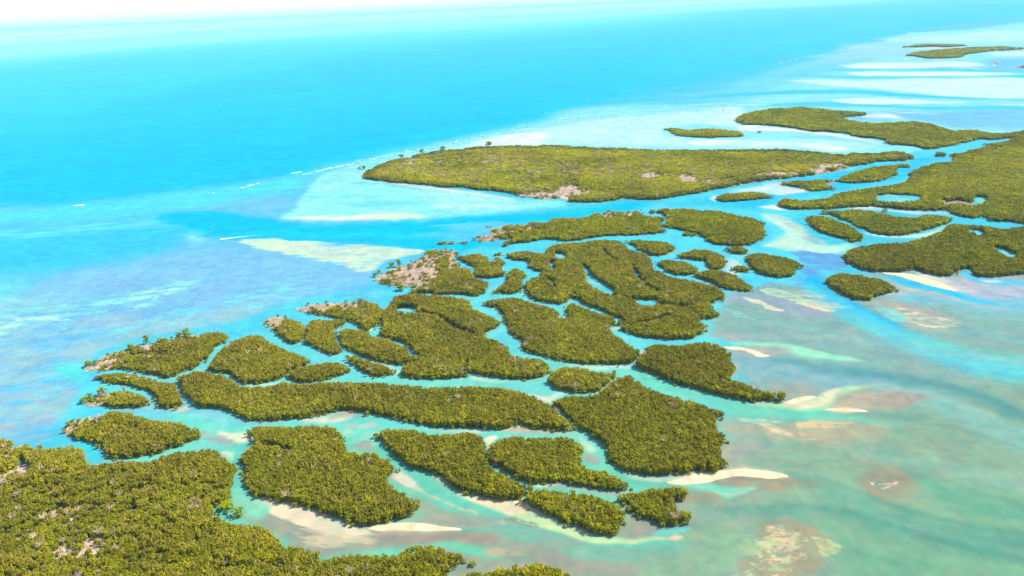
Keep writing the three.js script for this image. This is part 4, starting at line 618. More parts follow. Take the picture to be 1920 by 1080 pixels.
// crowns: leaf sprays over a handful of lobes; unit radius, unit height, foot at y = 0
function crown(seed, sprays, leaf, low) {
  const r = rng(seed), pos = [], lobes = [];
  const FLAT = 0.46, n = 8 + ((r() * 3) | 0);        // unit height is about twice the unit radius, so lobes are pressed flat here
  for (let i = 0; i < n; i++) {
    const skirt = low && i >= n - 3, a = i * 2.4 + r() * 0.8, d = i ? (skirt ? 0.5 + r() * 0.25 : 0.3 + r() * 0.42) : 0.05;
    lobes.push([Math.cos(a) * d, skirt ? 0.24 + r() * 0.14 : 0.56 + r() * 0.22 + (i ? 0 : 0.1), Math.sin(a) * d, 0.3 + r() * 0.2]);
  }
  const dir = new THREE.Vector3(), u = new THREE.Vector3(), v = new THREE.Vector3(), c = new THREE.Vector3();
  for (let k = 0; k < sprays; k++) {
    const l = lobes[(r() * n) | 0];
    dir.set(r() * 2 - 1, r() * 1.5 - 0.45, r() * 2 - 1).normalize();
    const depth = 0.8 + r() * 0.28;
    c.set(l[0] + dir.x * l[3] * depth, l[1] + dir.y * l[3] * depth * FLAT, l[2] + dir.z * l[3] * depth);
    if (c.y < 0.03) continue;
    dir.x += (r() - 0.5) * 1.1; dir.y += 0.3 + (r() - 0.5) * 0.8; dir.z += (r() - 0.5) * 1.1; dir.normalize();
    u.set(r() - 0.5, r() - 0.5, r() - 0.5).cross(dir).normalize(); v.crossVectors(dir, u);
    const s = leaf * (0.65 + r() * 0.7), t = s * (0.6 + r() * 0.3);
    // a bent, pointed pair of leaflets
    const P = (a, b, h) => pos.push(c.x + u.x * a * s + v.x * b * t + dir.x * h, c.y + (u.y * a * s + v.y * b * t + dir.y * h) * FLAT, c.z + u.z * a * s + v.z * b * t + dir.z * h);
    P(-1, 0, -0.25 * s); P(0, -0.9, 0); P(0, 0.9, 0); P(0, -0.9, 0); P(1, 0.1, -0.3 * s); P(0, 0.9, 0);
  }
  const g = new THREE.BufferGeometry(); g.setAttribute('position', new THREE.Float32BufferAttribute(pos, 3)); g.computeVertexNormals(); return g;
}
function stick(pos, a, b, ra, rb, sides = 3) {         // a tapered twig from a to b
  const d = b.clone().sub(a).normalize(), u = new THREE.Vector3(0.31, 0.2, 0.93).cross(d).normalize(), v = d.clone().cross(u);
  for (let i = 0; i < sides; i++) {
    const p = (k, o, rad) => { const t = (k / sides) * 6.2832; return o.clone().addScaledVector(u, Math.cos(t) * rad).addScaledVector(v, Math.sin(t) * rad); };
    const q = [p(i, a, ra), p(i + 1, a, ra), p(i + 1, b, rb), p(i, b, rb)];
    for (const k of [0, 1, 2, 0, 2, 3]) pos.push(q[k].x, q[k].y, q[k].z);
  }
}
const fromTriangles = (pos) => { const g = new THREE.BufferGeometry(); g.setAttribute('position', new THREE.Float32BufferAttribute(pos, 3)); g.computeVertexNormals(); return g; };
function limbs(seed, count, out) {                     // prop roots and trunk below, grey limbs through the crown
  const r = rng(seed), pos = [], V = (x, y, z) => new THREE.Vector3(x, y, z), top = V((r() - 0.5) * 0.2, 0.62, (r() - 0.5) * 0.2);
  stick(pos, V(0, 0.12, 0), top, 0.075, 0.04, 4);
  for (let i = 0; i < 4; i++) { const a = i * 1.57 + r(); stick(pos, V(0.02 * Math.cos(a), 0.28, 0.02 * Math.sin(a)), V(Math.cos(a) * 0.34, -0.03, Math.sin(a) * 0.34), 0.03, 0.025); }
  for (let i = 0; i < count; i++) { const a = r() * 6.283, d = 0.35 + r() * 0.6 * out; const m = V(Math.cos(a) * d * 0.5, 0.5 + r() * 0.2, Math.sin(a) * d * 0.5); stick(pos, top.clone().lerp(V(0, 0.3, 0), r()), m, 0.05, 0.036); stick(pos, m, V(Math.cos(a) * d, 0.72 + r() * 0.34 * out, Math.sin(a) * d), 0.04, 0.02); }
  return fromTriangles(pos);
}
function tangle(seed, n) {                              // sun-bleached fallen branches
  const r = rng(seed), pos = [], V = (x, y, z) => new THREE.Vector3(x, y, z);
  for (let i = 0; i < n; i++) { const a = r() * 6.283, x = (r() - 0.5) * 1.6, z = (r() - 0.5) * 1.6, l = 0.4 + r() * 0.9; stick(pos, V(x, 0.02 + r() * 0.1, z), V(x + Math.cos(a) * l, 0.05 + r() * 0.6, z + Math.sin(a) * l), 0.085, 0.04); }
  return fromTriangles(pos);
}
const NEAR_CROWNS = [crown(21, 215, 0.165, true), crown(22, 225, 0.16, true), crown(23, 205, 0.17, true), crown(24, 220, 0.16, true), crown(25, 210, 0.17, true)];
const FAR_CROWNS = [crown(31, 95, 0.25, true), crown(32, 100, 0.24, true), crown(33, 90, 0.26, true)];
const LIMBS = [limbs(41, 9, 1), limbs(42, 8, 1), limbs(43, 10, 1.05)];
const BARE_LIMBS = [limbs(45, 40, 1.05), limbs(46, 36, 1.1)];
const TANGLES = [tangle(51, 13), tangle(52, 15), tangle(53, 12)];

const _q = new THREE.Quaternion(), _e = new THREE.Euler(), _p = new THREE.Vector3(), _s = new THREE.Vector3();
const placed = (t) => new THREE.Matrix4().compose(_p.set(t.x, t.y ?? 0.1, t.z), _q.setFromEuler(_e.set(t.tilt ?? 0, t.turn, t.lean ?? 0)), _s.set(t.w, t.h, t.w * (t.squash ?? 1)));
function many(name, geometry, material, list, parent, origin) {
  if (!list.length) return;
  const m = new THREE.InstancedMesh(geometry, material, list.length), c = new THREE.Color();
  list.forEach((t, i) => { const x = placed(t); x.elements[12] -= origin[0]; x.elements[14] -= origin[1]; m.setMatrixAt(i, x); if (t.tint) m.setColorAt(i, c.setRGB(...t.tint)); });
  m.name = name; m.castShadow = m.receiveShadow = true; m.userData.kind = 'stuff'; parent.add(m);
}
// plant one island: every tree with its place, size and tint
const inView = (() => { const v = new THREE.Vector3(); return (x, z, m = 1.04) => { v.set(x, 3, z).project(camera); return Math.abs(v.x) < m && Math.abs(v.y) < m + 0.05 && v.z < 1; }; })();
function plant(I, seed) {
  const r = rng(seed), trees = [], wood = [], [x0, x1, z0, z1] = I.box;
  const midDist = Math.hypot(I.middle[0], EYE, I.middle[1]);
  for (let z = z1; z > z0;) {
    const dist = Math.hypot(EYE, z, (x0 + x1) / 2 * 0.6), step = Math.max(1.38, dist * 0.0031);
    z -= step * 0.9;
    for (let x = x0; x < x1; x += step) {
      const px = x + (r() - 0.5) * step * 1.1, pz = z + (r() - 0.5) * step * 1.1;
      const chance = r(), a = r(), b = r(), c = r(), d = r();
      if (!inside(I.shape, px, pz) || !inView(px, pz, 1.12)) continue;
      const edge = edgeDistance(I.shape, px, pz);
      if (edge < step * 0.1) continue;
      if (I.holes.some((h) => inside(h, px, pz) || edgeDistance(h, px, pz) < step * 0.55)) continue;
      let open = 0;
      for (const [bx, bz, rx, rz, k] of I.bare) { const q = ((px - bx) / rx) ** 2 + ((pz - bz) / rz) ** 2 + 0.9 * noise(px / (step * 4.5), pz / (step * 3)) + 0.45 * noise(px / (step * 1.7), pz / (step * 1.7)); open = Math.max(open, k * smooth(1.25, 0.55, q)); }
      const grove = noise(px / 21, pz / 21), patch = noise(px / 8 + 40, pz / 8 - 11);
      const rim = smooth(14, 4, edge), low = I.scrub ? I.scrub * (1 - rim) * smooth(-0.6, 0.5, noise(px / 60, pz / 45) + 0.35) : 0;
      if (chance < open) {
        if (b < 0.85 * (I.flats ? 0.75 : 1)) wood.push({ x: px, z: pz, y: 0.22, turn: a * 6.28, w: 0.7 + c * 0.9 + step * 0.12, h: 0.7 + d * 0.7 });
        continue;
      }
      if (chance < open + 0.014 + 0.07 * low + 0.03 * smooth(0.1, 0.6, patch)) { if (b < 0.5) wood.push({ x: px, z: pz, y: 0.22, turn: a * 6.28, w: 0.8 + c, h: 1.2 + d * 1.6, dead: true }); continue; }
      const small = open > 0.3 ? 0.72 : 1;
      let high = I.high * (0.7 + (0.26 * a + 0.17 * grove + 0.14 * patch) * (1 - 0.6 * low)) * (1 - 0.45 * low) * small * (0.82 + 0.18 * smooth(0, 5, edge));
      const w = step * (0.72 + 0.4 * b) * (1 - 0.12 * low) * (b > 0.96 ? 1.55 : b > 0.88 ? 1.25 : 1);
      if (d > 0.955 && edge > step) continue;
      const warm = Math.min(1, Math.max(0, 0.5 + 0.4 * grove + 0.35 * patch + 0.5 * (a - 0.5))), v = (0.76 + 0.34 * c + 0.14 * patch) * (1 + 0.22 * noise(px / 34 + 7, pz / 34)) * (I.scrub ? 1.06 - 0.3 * rim * I.scrub : 1), dry = low * 0.42 + (c > 0.965 ? 0.35 : 0);
      trees.push({ x: px, z: pz, y: 0.05, turn: d * 6.28, tilt: (a - 0.5) * 0.2, lean: (c - 0.5) * 0.2, w, h: high, squash: 0.85 + 0.3 * d, kind: (d * 997) | 0, dist: Math.hypot(px, EYE, pz), grey: low,
        tint: [v * (0.82 + 0.26 * warm + dry * 0.5), v * (0.93 + 0.12 * warm + dry * 0.35), v * (1 - 0.3 * warm + dry * 9)] });
    }
  }
  // seedlings and stragglers in the shallows just off the bank
  for (const [i, p] of I.shape.entries()) {
    const q = I.shape[(i + 1) % I.shape.length], dx = q[0] - p[0], dz = q[1] - p[1], len = Math.hypot(dx, dz), turn = areaOf(I.shape) > 0 ? 1 : -1;
    for (let s = r() * 9; s < len; s += 4 + r() * 14) {
      const out = 0.4 + 2.6 * r() * r(), x = p[0] + (dx * s + turn * dz * out) / len, z = p[1] + (dz * s - turn * dx * out) / len, a = r(), b = r(), c = r();
      if (I.far || Math.hypot(x, EYE, z) > 900 || !inView(x, z, 1.05) || inside(I.shape, x, z)) continue;
      trees.push({ x, z, y: -0.05, turn: a * 6.28, w: 0.5 + 0.9 * b, h: 0.9 + 2.2 * b * c + 0.6 * c, kind: (a * 997) | 0, dist: Math.hypot(x, EYE, z), tint: [0.7 + 0.3 * c, 0.85 + 0.2 * c, 0.8] });
    }
  }
  return { trees, wood };
}
// the trees that show largest stand as trees of their own; the rest of each wood is one canopy
const plans = islands.map((I, n) => ({ I, ...plant(I, 100 + n) }));
const nearest = plans.flatMap((p) => p.trees.filter((t) => inView(t.x, t.z, 0.985)).map((t) => ({ t, p }))).sort((a, b) => a.t.dist - b.t.dist).slice(0, 280);
for (const { t } of nearest) t.single = true;
for (const { I, trees, wood } of plans) {
  const o = thing('mangrove_island', I.label, 'island', I.middle[0], 0, I.middle[1], 'mangrove islands in the lagoon');
  const local = (p) => p.map(([x, z]) => [x - I.middle[0], z - I.middle[1]]);
  const bank = mesh('bank', landGeometry(local(I.shape), I.holes.map(local), 0.2, I.far ? 8 : 0.5, I.far ? 0 : 1.3), I.flats ? M.flat : M.mud, o);
  if (I.bare.length && !I.flats) {
    // pinkish bare ground lies on the bank where the wood thins out
    const list = I.bare.filter((b) => b[4] > 0.45).map(([bx, bz, rx, rz], k) => {
      const p = []; for (let i = 0; i < 28; i++) { const a = (i / 28) * 6.2832, f = 1.12 * (1 + 0.3 * noise(Math.cos(a) * 1.7 + k * 9, Math.sin(a) * 1.7 + bx)); p.push([bx + Math.cos(a) * rx * f, bz + Math.sin(a) * rz * f]); }
      const q = p.filter(([x, z]) => inside(I.shape, x, z) && edgeDistance(I.shape, x, z) > 0.3);
      return q.length > 6 ? landGeometry(local(q), [], 0.235 + k * 0.004, 0.6) : null;
    }).filter(Boolean);
    for (const g of list) mesh('bare_ground', g, M.flat, o);
  }
  const rest = trees.filter((t) => !t.single), near = rest.filter((t) => t.dist < 620), far = rest.filter((t) => t.dist >= 620);
  NEAR_CROWNS.forEach((g, k) => many('canopy', g, M.leaf, near.filter((t) => t.kind % 5 === k), o, I.middle));
  FAR_CROWNS.forEach((g, k) => many('canopy', g, M.leaf, far.filter((t) => t.kind % 3 === k), o, I.middle));
  const bark = rest.filter((t) => t.dist < 1200 && (t.dist < 620 || t.kind % 2)).map((t) => ({ ...t, tint: undefined, h: t.h * (t.kind % 4 === 0 ? 1.12 : 1) }));
  LIMBS.forEach((g, k) => many('branches', g, M.bark, bark.filter((t) => t.kind % 3 === k), o, I.middle));
  TANGLES.forEach((g, k) => many('dead_branches', g, M.dead, wood.filter((t, i) => !t.dead && i % 3 === k), o, I.middle));
  BARE_LIMBS.forEach((g, k) => many('dead_branches', g, M.dead, wood.filter((t, i) => t.dead && i % 2 === k).map((t) => ({ ...t, w: t.w * 1.35, h: t.h * 1.7 })), o, I.middle));
}
// leaf tints of single trees
const tints = new Map();
const leafOf = (tint) => { const q = tint.map((v) => Math.round(v * 5) / 5), k = q.join(); if (!tints.has(k)) { const m = M.leaf.clone(); m.color.setRGB(M.leaf.color.r * q[0], M.leaf.color.g * q[1], M.leaf.color.b * q[2]); tints.set(k, m); } return tints.get(k); };
function tree(t, label, group) {
  const o = thing('mangrove_tree', label, 'tree', t.x, t.y ?? 0.1, t.z, group);
  o.rotation.set(t.tilt ?? 0, t.turn, t.lean ?? 0); o.scale.set(t.w, t.h, t.w * (t.squash ?? 1));
  mesh('crown', NEAR_CROWNS[t.kind % 5], leafOf(t.tint), o); mesh('trunk', LIMBS[t.kind % 3], M.bark, o);
  return o;
}
for (const { t, p } of nearest) {
  const left = p.I.label.includes('lower left corner');
  tree(t, left ? 'mangrove tree packed among others on the near edge of the lower left peninsula' : 'mangrove tree crowded on the dark wooded tip at the bottom picture edge', left ? 'nearest mangrove trees of the lower left peninsula' : 'nearest mangrove trees of the bottom tip');
}
console.log('trees', plans.reduce((s, p) => s + p.trees.length, 0), 'wood', plans.reduce((s, p) => s + p.wood.length, 0), [...new Set(nearest.map((n) => n.p.I.label.slice(0, 30)))].join(' | '), nearest.at(-1).t.dist);

// ------------------------------------------------------------------ dry sand: spits, bars and beaches that stand above the water
for (const { label, p } of bars) {
  const cx = p.reduce((s, q) => s + q[0], 0) / p.length, cz = p.reduce((s, q) => s + q[1], 0) / p.length;
  const m = mesh('sandbar', landGeometry(p.map(([x, z]) => [x - cx, z - cz]), [], 0.12, 0.8), M.sand);
  m.position.set(cx, 0, cz);
  tag(m, label, 'sandbar', 'dry sandbars', 'structure');
}

// ------------------------------------------------------------------ trees and bushes that stand alone: [x, y of the foot, height, radius, label]
const LONE = [
  [447, 966, 3.1, 2.7, 'round mangrove bush alone on the sand at the mouth of the peninsula creek'],
  [424, 954, 3, 3.6, 'wide low mangrove clump on the sand just left of the lone round bush'],
  [426, 963, 1.2, 1.1, 'tiny shrub on the sand below the wide low clump'],
  [886, 1060, 1.6, 1.5, 'tiny lone shrub standing in murky shallows between the two bottom woods'],
  [752, 544, 4.2, 3.8, 'leafy bush in the water just below the bare pinkish island'],
  [730, 531, 3.6, 3.2, 'dark round bush on the lower edge of the bare pinkish island'],
  [704, 519, 3.2, 2.2, 'small tree on the left tip of the bare pinkish island'],
  [711, 512, 2.6, 1.9, 'shrub just above the small tree on the left tip of the pinkish island'],
  [735, 501, 4, 2.6, 'flat-topped tree leaning over the upper bank of the pinkish island'],
  [748, 500, 5.4, 2.4, 'taller slender tree right of the flat-topped one on the pinkish island'],
  [158, 755, 2.9, 2.3, 'round bush at the left end of the small pink-ended islet'],
  [170, 746, 2.6, 2, 'small bush on the upper side of the pink-ended islet'],
  [174, 753, 2, 2.2, 'low bush in the middle of the bare end of the pink-ended islet'],
  [194, 740, 4.2, 2.8, 'tall bushy tree where the bare end of the pink-ended islet meets its wood'],
  [167, 687, 3.2, 2.4, 'round bush at the outer tip of the wooded left point'],
  [178, 684, 2.4, 1.6, 'small bush beside the round one on the wooded left point'],
  [246, 660, 5.2, 2.6, 'twisted tree on the outer bank of the left point'],
  [276, 644, 5, 2.2, 'thin twisted tree halfway along the outer bank of the left point'],
  [350, 632, 5.6, 2.8, 'tall twisted tree near the right end of the outer bank of the left point'],
  [338, 637, 5, 2.4, 'twisted tree just left of the tallest one on the outer bank'],
  [1424, 249, 2.6, 3.2, 'tiny dark bush alone on the white flat below the far hooked island'],
  [1683, 547, 1.6, 1.7, 'tiny dark shrub in the shallows right of the lone rounded island'],
  [1283, 885, 2.4, 2.2, 'small bush where the white sand spit meets the wedge-shaped island'],
  [1660, 397, 3, 2.8, 'small bush on the pale bar above the kite-shaped island'],
  [682, 317, 4, 3.6, 'bush in the shallows off the left tip of the long island'],
  [674, 317, 2.4, 2.2, 'smaller bush farther out off the left tip of the long island'],
  [753, 297, 5.5, 4, 'tall tree on the white surf beach, leftmost along the far shore of the long island'],
  [791, 288, 6, 3.6, 'second tall tree from the left on the far shore of the long island'],
  [831, 283, 6.5, 5, 'third tall tree from the left on the far shore of the long island'],
  [917, 275, 7, 6, 'tallest bushy tree near the middle of the surf beach of the long island'],
];
LONE.forEach(([x, y, h, w, label], i) => { const [gx, gz] = ground(x, y); tree({ x: gx, z: gz, y: 0.02, turn: i * 1.7, w, h: h / 0.9, kind: i, tint: [0.78 + 0.1 * noise(i, 3), 0.9, 0.8] }, label, i > 25 ? 'tall trees along the surf beach' : undefined); });

// ------------------------------------------------------------------ surf
M.foam = new THREE.MeshStandardMaterial({ color: new THREE.Color().setRGB(0.8, 0.82, 0.82), roughness: 1 });
function lump(seed) {                                   // an irregular low cushion of foam, unit length
  const r = rng(seed), g = new THREE.SphereGeometry(0.5, 14, 6), p = g.attributes.position, s = r() * 50;
  for (let i = 0; i < p.count; i++) { const x = p.getX(i), y = p.getY(i), z = p.getZ(i), k = 1 + 0.75 * noise(x * 3.1 + s, z * 3.1) + 0.3 * noise(x * 8 + s, z * 8 + 5); p.setXYZ(i, x * k, y * (0.7 + 0.5 * k), z * k); }
  g.computeVertexNormals(); return g;
}
const LUMPS = [lump(61), lump(62), lump(63)];
const foam = [], fr = rng(77);
function spray(points, each, spread, size, chance = 1) {  // foam along a line of survey points
  const line = curve(points, false, 12);
  for (const [x, y] of line) for (let i = 0; i < each; i++) {
    if (fr() > chance) continue;
    const [gx, gz] = ground(x + (fr() - 0.5) * 9, y + (fr() - 0.5) * spread), px = metresPerPixel(gx, gz);
    foam.push({ x: gx, z: gz, y: 0.02, turn: (fr() - 0.5) * 0.3 + 0.12, w: px * size * (1 + 3.4 * fr() * fr()), h: 0.3, squash: 0.3 + 0.4 * fr() });
  }
}
spray([572, 327, 590, 322, 610, 317, 625, 314, 648, 309], 2, 1.6, 1.2, 0.5);
spray([648, 309, 700, 297, 745, 288, 790, 278, 850, 265, 900, 257, 960, 246, 1005, 241], 2, 5, 1.1, 0.75);
spray([740, 291, 800, 280, 860, 268, 930, 258, 1010, 248], 2, 5, 1, 0.6);
spray([960, 243, 1030, 228, 1075, 224, 1110, 218, 1180, 214], 1, 12, 1.1, 0.7);
spray([1020, 214, 1090, 206, 1160, 202, 1230, 198, 1290, 196, 1350, 196], 1, 7, 0.9, 0.55);
spray([1100, 190, 1140, 186, 1160, 184], 1, 2, 1.2, 0.35);
spray([1300, 195.5, 1340, 195, 1400, 196, 1440, 196], 2, 1.2, 1.1, 0.8);
spray([1460, 119, 1500, 110, 1540, 102, 1580, 94, 1625, 85, 1680, 76], 2, 2.4, 0.9, 0.8);
spray([1600, 92, 1650, 78, 1700, 66, 1760, 58, 1830, 52], 1, 9, 0.9, 0.5);
spray([1680, 66, 1695, 64, 1710, 62], 1, 2, 1.4, 0.5);
spray([395, 362, 400, 361], 1, 1, 0.8, 0.4); spray([455, 352, 462, 350, 470, 347, 488, 344], 1, 1.5, 1.3, 0.45); spray([549, 325, 556, 324, 562, 322], 1, 0.6, 1.3, 0.6);
{
  const o = new THREE.InstancedMesh(mergeGeometries([LUMPS[0], LUMPS[1].clone().scale(0.5, 0.8, 0.6).translate(0.75, 0, 0.25)]), M.foam, foam.length);
  foam.forEach((f, i) => o.setMatrixAt(i, placed({ ...f, turn: f.turn + (i % 2 ? Math.PI : 0) })));
  o.name = numbered('surf_foam'); o.castShadow = o.receiveShadow = true; scene.add(o); tag(o, 'broken white surf strung along the reef edge and the far beach', undefined, undefined, 'stuff');
}
{
  const [x, z] = ground(151, 385), o = mesh('breaking_wave', mergeGeometries([[0, 0, 7, 3.4], [-5.2, 0.8, 6, 1.6], [2.6, 1.8, 4, 2.4]].map(([dx, dz, w, d], i) => LUMPS[i].clone().scale(w, 0.9, d).translate(dx, 0, dz))), M.foam);
  o.position.set(x, 0.05, z); tag(o, 'lone white breaking wave far out on the left of the lagoon', 'wave');
}

// ------------------------------------------------------------------ kite surfers, a windsurfer, a kayak and a buoy
M.skin = new THREE.MeshStandardMaterial({ color: new THREE.Color().setRGB(0.32, 0.19, 0.12), roughness: 0.7 });
M.wetsuit = new THREE.MeshStandardMaterial({ color: new THREE.Color().setRGB(0.025, 0.028, 0.035), roughness: 0.7 });
M.white = new THREE.MeshStandardMaterial({ color: new THREE.Color().setRGB(0.75, 0.75, 0.73), roughness: 0.4 });
M.line = new THREE.MeshStandardMaterial({ color: new THREE.Color().setRGB(0.4, 0.4, 0.4), roughness: 0.6 });
const cloth = (r, g, b) => new THREE.MeshPhysicalMaterial({ color: new THREE.Color().setRGB(r, g, b), roughness: 0.8, transmission: 0.3, thickness: 0, side: THREE.DoubleSide });
function figure() {                                     // a rider leaning back on bent knees, arms out to the bar; feet at the origin
  const bones = [];
  const B = (a, b, ra, rb) => bones.push([a, b, ra, rb]);
  B([0, 0.98, -0.32], [0, 1.2, -0.42], 0.15, 0.16); B([0, 1.2, -0.42], [0, 1.42, -0.5], 0.16, 0.15); B([0, 1.42, -0.5], [0, 1.56, -0.52], 0.07, 0.06);
  B([0, 1.66, -0.53], [0, 1.72, -0.53], 0.1, 0.105); B([0, 1.64, -0.46], [0, 1.63, -0.43], 0.05, 0.02);
  for (const s of [-1, 1]) {
    B([s * 0.1, 0.96, -0.3], [s * 0.26, 0.54, -0.05], 0.1, 0.07); B([s * 0.26, 0.54, -0.05], [s * 0.32, 0.1, -0.12], 0.066, 0.045); B([s * 0.32, 0.06, -0.14], [s * 0.33, 0.04, 0.08], 0.045, 0.035);
    B([s * 0.18, 1.42, -0.5], [s * 0.24, 1.28, -0.2], 0.06, 0.048); B([s * 0.24, 1.28, -0.2], [s * 0.2, 1.34, 0.06], 0.045, 0.034); B([s * 0.2, 1.34, 0.06], [s * 0.19, 1.35, 0.12], 0.036, 0.03);
  }
  const n = 56, mc = new MarchingCubes(n, new THREE.MeshBasicMaterial(), false, false, 60000), f = mc.field, half = 1.0;
  mc.isolation = 0;
  for (let k = 0; k < n; k++) for (let j = 0; j < n; j++) for (let i = 0; i < n; i++) {
    const p = [i, j, k].map((v) => ((v - n / 2) / (n / 2)) * half); p[1] += 0.9; p[2] -= 0.2;
    let d = 9;
    for (const [a, b, ra, rb] of bones) {
      const e = [b[0] - a[0], b[1] - a[1], b[2] - a[2]], q = [p[0] - a[0], p[1] - a[1], p[2] - a[2]], t = Math.min(1, Math.max(0, (q[0] * e[0] + q[1] * e[1] + q[2] * e[2]) / (e[0] ** 2 + e[1] ** 2 + e[2] ** 2)));
      const c = Math.hypot(q[0] - t * e[0], q[1] - t * e[1], q[2] - t * e[2]) - (ra + (rb - ra) * t), h = Math.max(0, 0.05 - Math.abs(d - c)) / 0.05;
      d = Math.min(d, c) - h * h * 0.0125;
    }
    f[i + j * n + k * n * n] = -d;
  }
  mc.update();
  const pos = mc.positionArray.slice(0, mc.count * 3), tri = [];
  for (let i = 0; i < pos.length; i += 3) tri.push(pos[i] * half, pos[i + 1] * half + 0.9, pos[i + 2] * half - 0.2);
  const V = (x, y, z) => new THREE.Vector3(x, y, z);   // fingers closed round the bar
  for (const s of [-1, 1]) for (let k = 0; k < 5; k++) { const x = s * (0.155 + k * 0.018), top = V(x, 1.375, 0.145), end = V(x, 1.33 + k * 0.002, 0.165 - (k === 0 ? 0.03 : 0)); stick(tri, V(x, 1.36, 0.11), top, 0.011, 0.01, 5); stick(tri, top, end, 0.01, 0.007, 5); }
  return fromTriangles(tri);
}
const BODY = figure();
const HEAD = (() => { const g = new THREE.SphereGeometry(0.108, 14, 10, 0, 6.2832, 0, 1.7); g.rotateX(-0.5); g.translate(0, 1.705, -0.55); return g; })();
const BOARD = (() => { const s = new THREE.Shape(); s.moveTo(-0.68, -0.16); s.quadraticCurveTo(0, -0.25, 0.68, -0.16); s.quadraticCurveTo(0.78, 0, 0.68, 0.16); s.quadraticCurveTo(0, 0.25, -0.68, 0.16); s.quadraticCurveTo(-0.78, 0, -0.68, -0.16); const g = new THREE.ExtrudeGeometry(s, { depth: 0.02, bevelEnabled: true, bevelSize: 0.01, bevelThickness: 0.008, bevelSegments: 1 }); g.rotateX(-Math.PI / 2); return g; })();
function person(x, y, z, turn, label) {
  const o = thing('person', label, 'person', x, y, z); o.rotation.y = turn;
  mesh('body', BODY, M.wetsuit, o); mesh('hair', HEAD, M.skin.clone(), o).material.color.setRGB(0.05, 0.035, 0.02); return o;
}
function kiteWing(span, chord, arc) {                   // an inflated crescent, open side along -y
  const pos = [], uv = 20, vv = 6, at = (i, j) => {
    const t = (i / uv - 0.5) * arc, R = span / (2 * Math.sin(arc / 2)), c = chord * Math.pow(Math.max(0.02, 1 - (2 * i / uv - 1) ** 2), 0.4), s = j / vv;
    const camber = 0.12 * chord * Math.sin(Math.PI * Math.pow(s, 0.7));
    return new THREE.Vector3(Math.sin(t) * (R + camber), Math.cos(t) * (R + camber) - R, (s - 0.35) * c);
  };
  for (let i = 0; i < uv; i++) for (let j = 0; j < vv; j++) { const q = [at(i, j), at(i + 1, j), at(i + 1, j + 1), at(i, j + 1)]; for (const k of [0, 1, 2, 0, 2, 3]) pos.push(q[k].x, q[k].y, q[k].z); }
  return { skin: fromTriangles(pos), at, uv, vv };
}
function kite(x, y, z, span, chord, facing, colour, edge, label, bar, group) {
  const o = thing('kite', label, 'kite', x, y, z, group), w = kiteWing(span, chord, 2.3);
  o.quaternion.setFromEuler(new THREE.Euler(...facing));
  mesh('canopy', w.skin, cloth(...colour), o);
  const tube = (pts, r) => new THREE.TubeGeometry(new THREE.CatmullRomCurve3(pts), 24, r, 6);
  mesh('leading_edge', tube([...Array(21).keys()].map((i) => w.at(i, 0)), span * 0.018), new THREE.MeshStandardMaterial({ color: new THREE.Color().setRGB(...edge), roughness: 0.6 }), o);
  for (const i of [4, 10, 16]) mesh('strut', tube([0, 2, 4, 6].map((j) => w.at(i, j)), span * 0.009), new THREE.MeshStandardMaterial({ color: new THREE.Color().setRGB(...edge), roughness: 0.6 }), o);
  o.updateMatrixWorld(true);
  const to = o.worldToLocal(bar.clone());
  for (const i of [0, 2, 18, 20]) mesh('line', new THREE.TubeGeometry(new THREE.LineCurve3(w.at(i, i % 20 ? 1 : 5), to.clone().add(new THREE.Vector3(0.1 * Math.sign(i - 10), 0, 0))), 1, 0.004, 4), M.line, o);
  return o;
}
function board(x, y, z, turn, label, m) { const o = mesh('kite_board', BOARD, m); o.position.set(x, y, z); o.rotation.y = turn; o.rotation.z = 0.05; tag(o, label, 'board'); return o; }
const barOf = (o) => { o.updateMatrixWorld(true); return o.localToWorld(new THREE.Vector3(0, 1.36, 0.16)); };
const onRay = (px, py, z) => { ray.set(px / 960 - 1, 1 - py / 540, 0.5).unproject(camera).sub(camera.position).normalize(); const t = z / ray.z; return [ray.x * t, EYE + ray.y * t, z]; };
{
  const [x, z] = ground(413.5, 449), p = person(x, 0.1, z, -1.2, 'rider in dark clothes on a board, at the head of the long white wake');
  board(x, 0.08, z, -1.2 + Math.PI / 2, 'small pale board under the rider at the head of the wake', M.white);
  kite(...onRay(394.6, 430.5, z - 13), 4.6, 1.9, [0.2, 0.3, 1.15], [0.42, 0.06, 0.06], [0.12, 0.03, 0.04], 'dark red crescent kite above the left lagoon channel', barOf(p), 'kites over the lagoon');
  const list = [], r = rng(88);
  for (let i = 0; i < 70; i++) { const t = Math.pow(i / 70, 1.6), [gx, gz] = ground(415 + t * 75, 448.3 - t * 8.5 + (r() - 0.5) * 0.5); list.push(LUMPS[i % 3].clone().scale(1.5 + r() - t * 1.2, 0.2, Math.max(0.1, (1 - t) ** 2 * 1.7)).translate(gx - x, 0.02, gz - z)); }
  const wake = mesh('wake', mergeGeometries(list), M.foam); wake.position.set(x, 0, z); tag(wake, 'long white wake trailing right behind the rider in the channel', undefined, undefined, 'stuff');
}
{
  const [x, z] = ground(1860.5, 122.8), p = person(x, 0.1, z, 0.9, 'tiny dark rider beside the small white splash at upper right');
  board(x, 0.08, z, 0.9, 'tiny white board beneath the rider at upper right', M.white);
  kite(...onRay(1869, 117, z - 6), 10, 4.6, [1.0, 0.2, 0.5], [0.85, 0.26, 0.16], [0.8, 0.3, 0.2], 'pale orange-red kite low over the blue shallows at upper right', barOf(p), 'kites over the lagoon');
  const w = mesh('wake', mergeGeometries([0, 1, 2].map((i) => LUMPS[i].clone().scale(4, 0.4, 6).translate(3 + i * 3.5, 0.02, -i * 3))), M.foam); w.position.set(x, 0, z); tag(w, 'small white splash beside the rider at upper right', undefined, undefined, 'stuff');
}
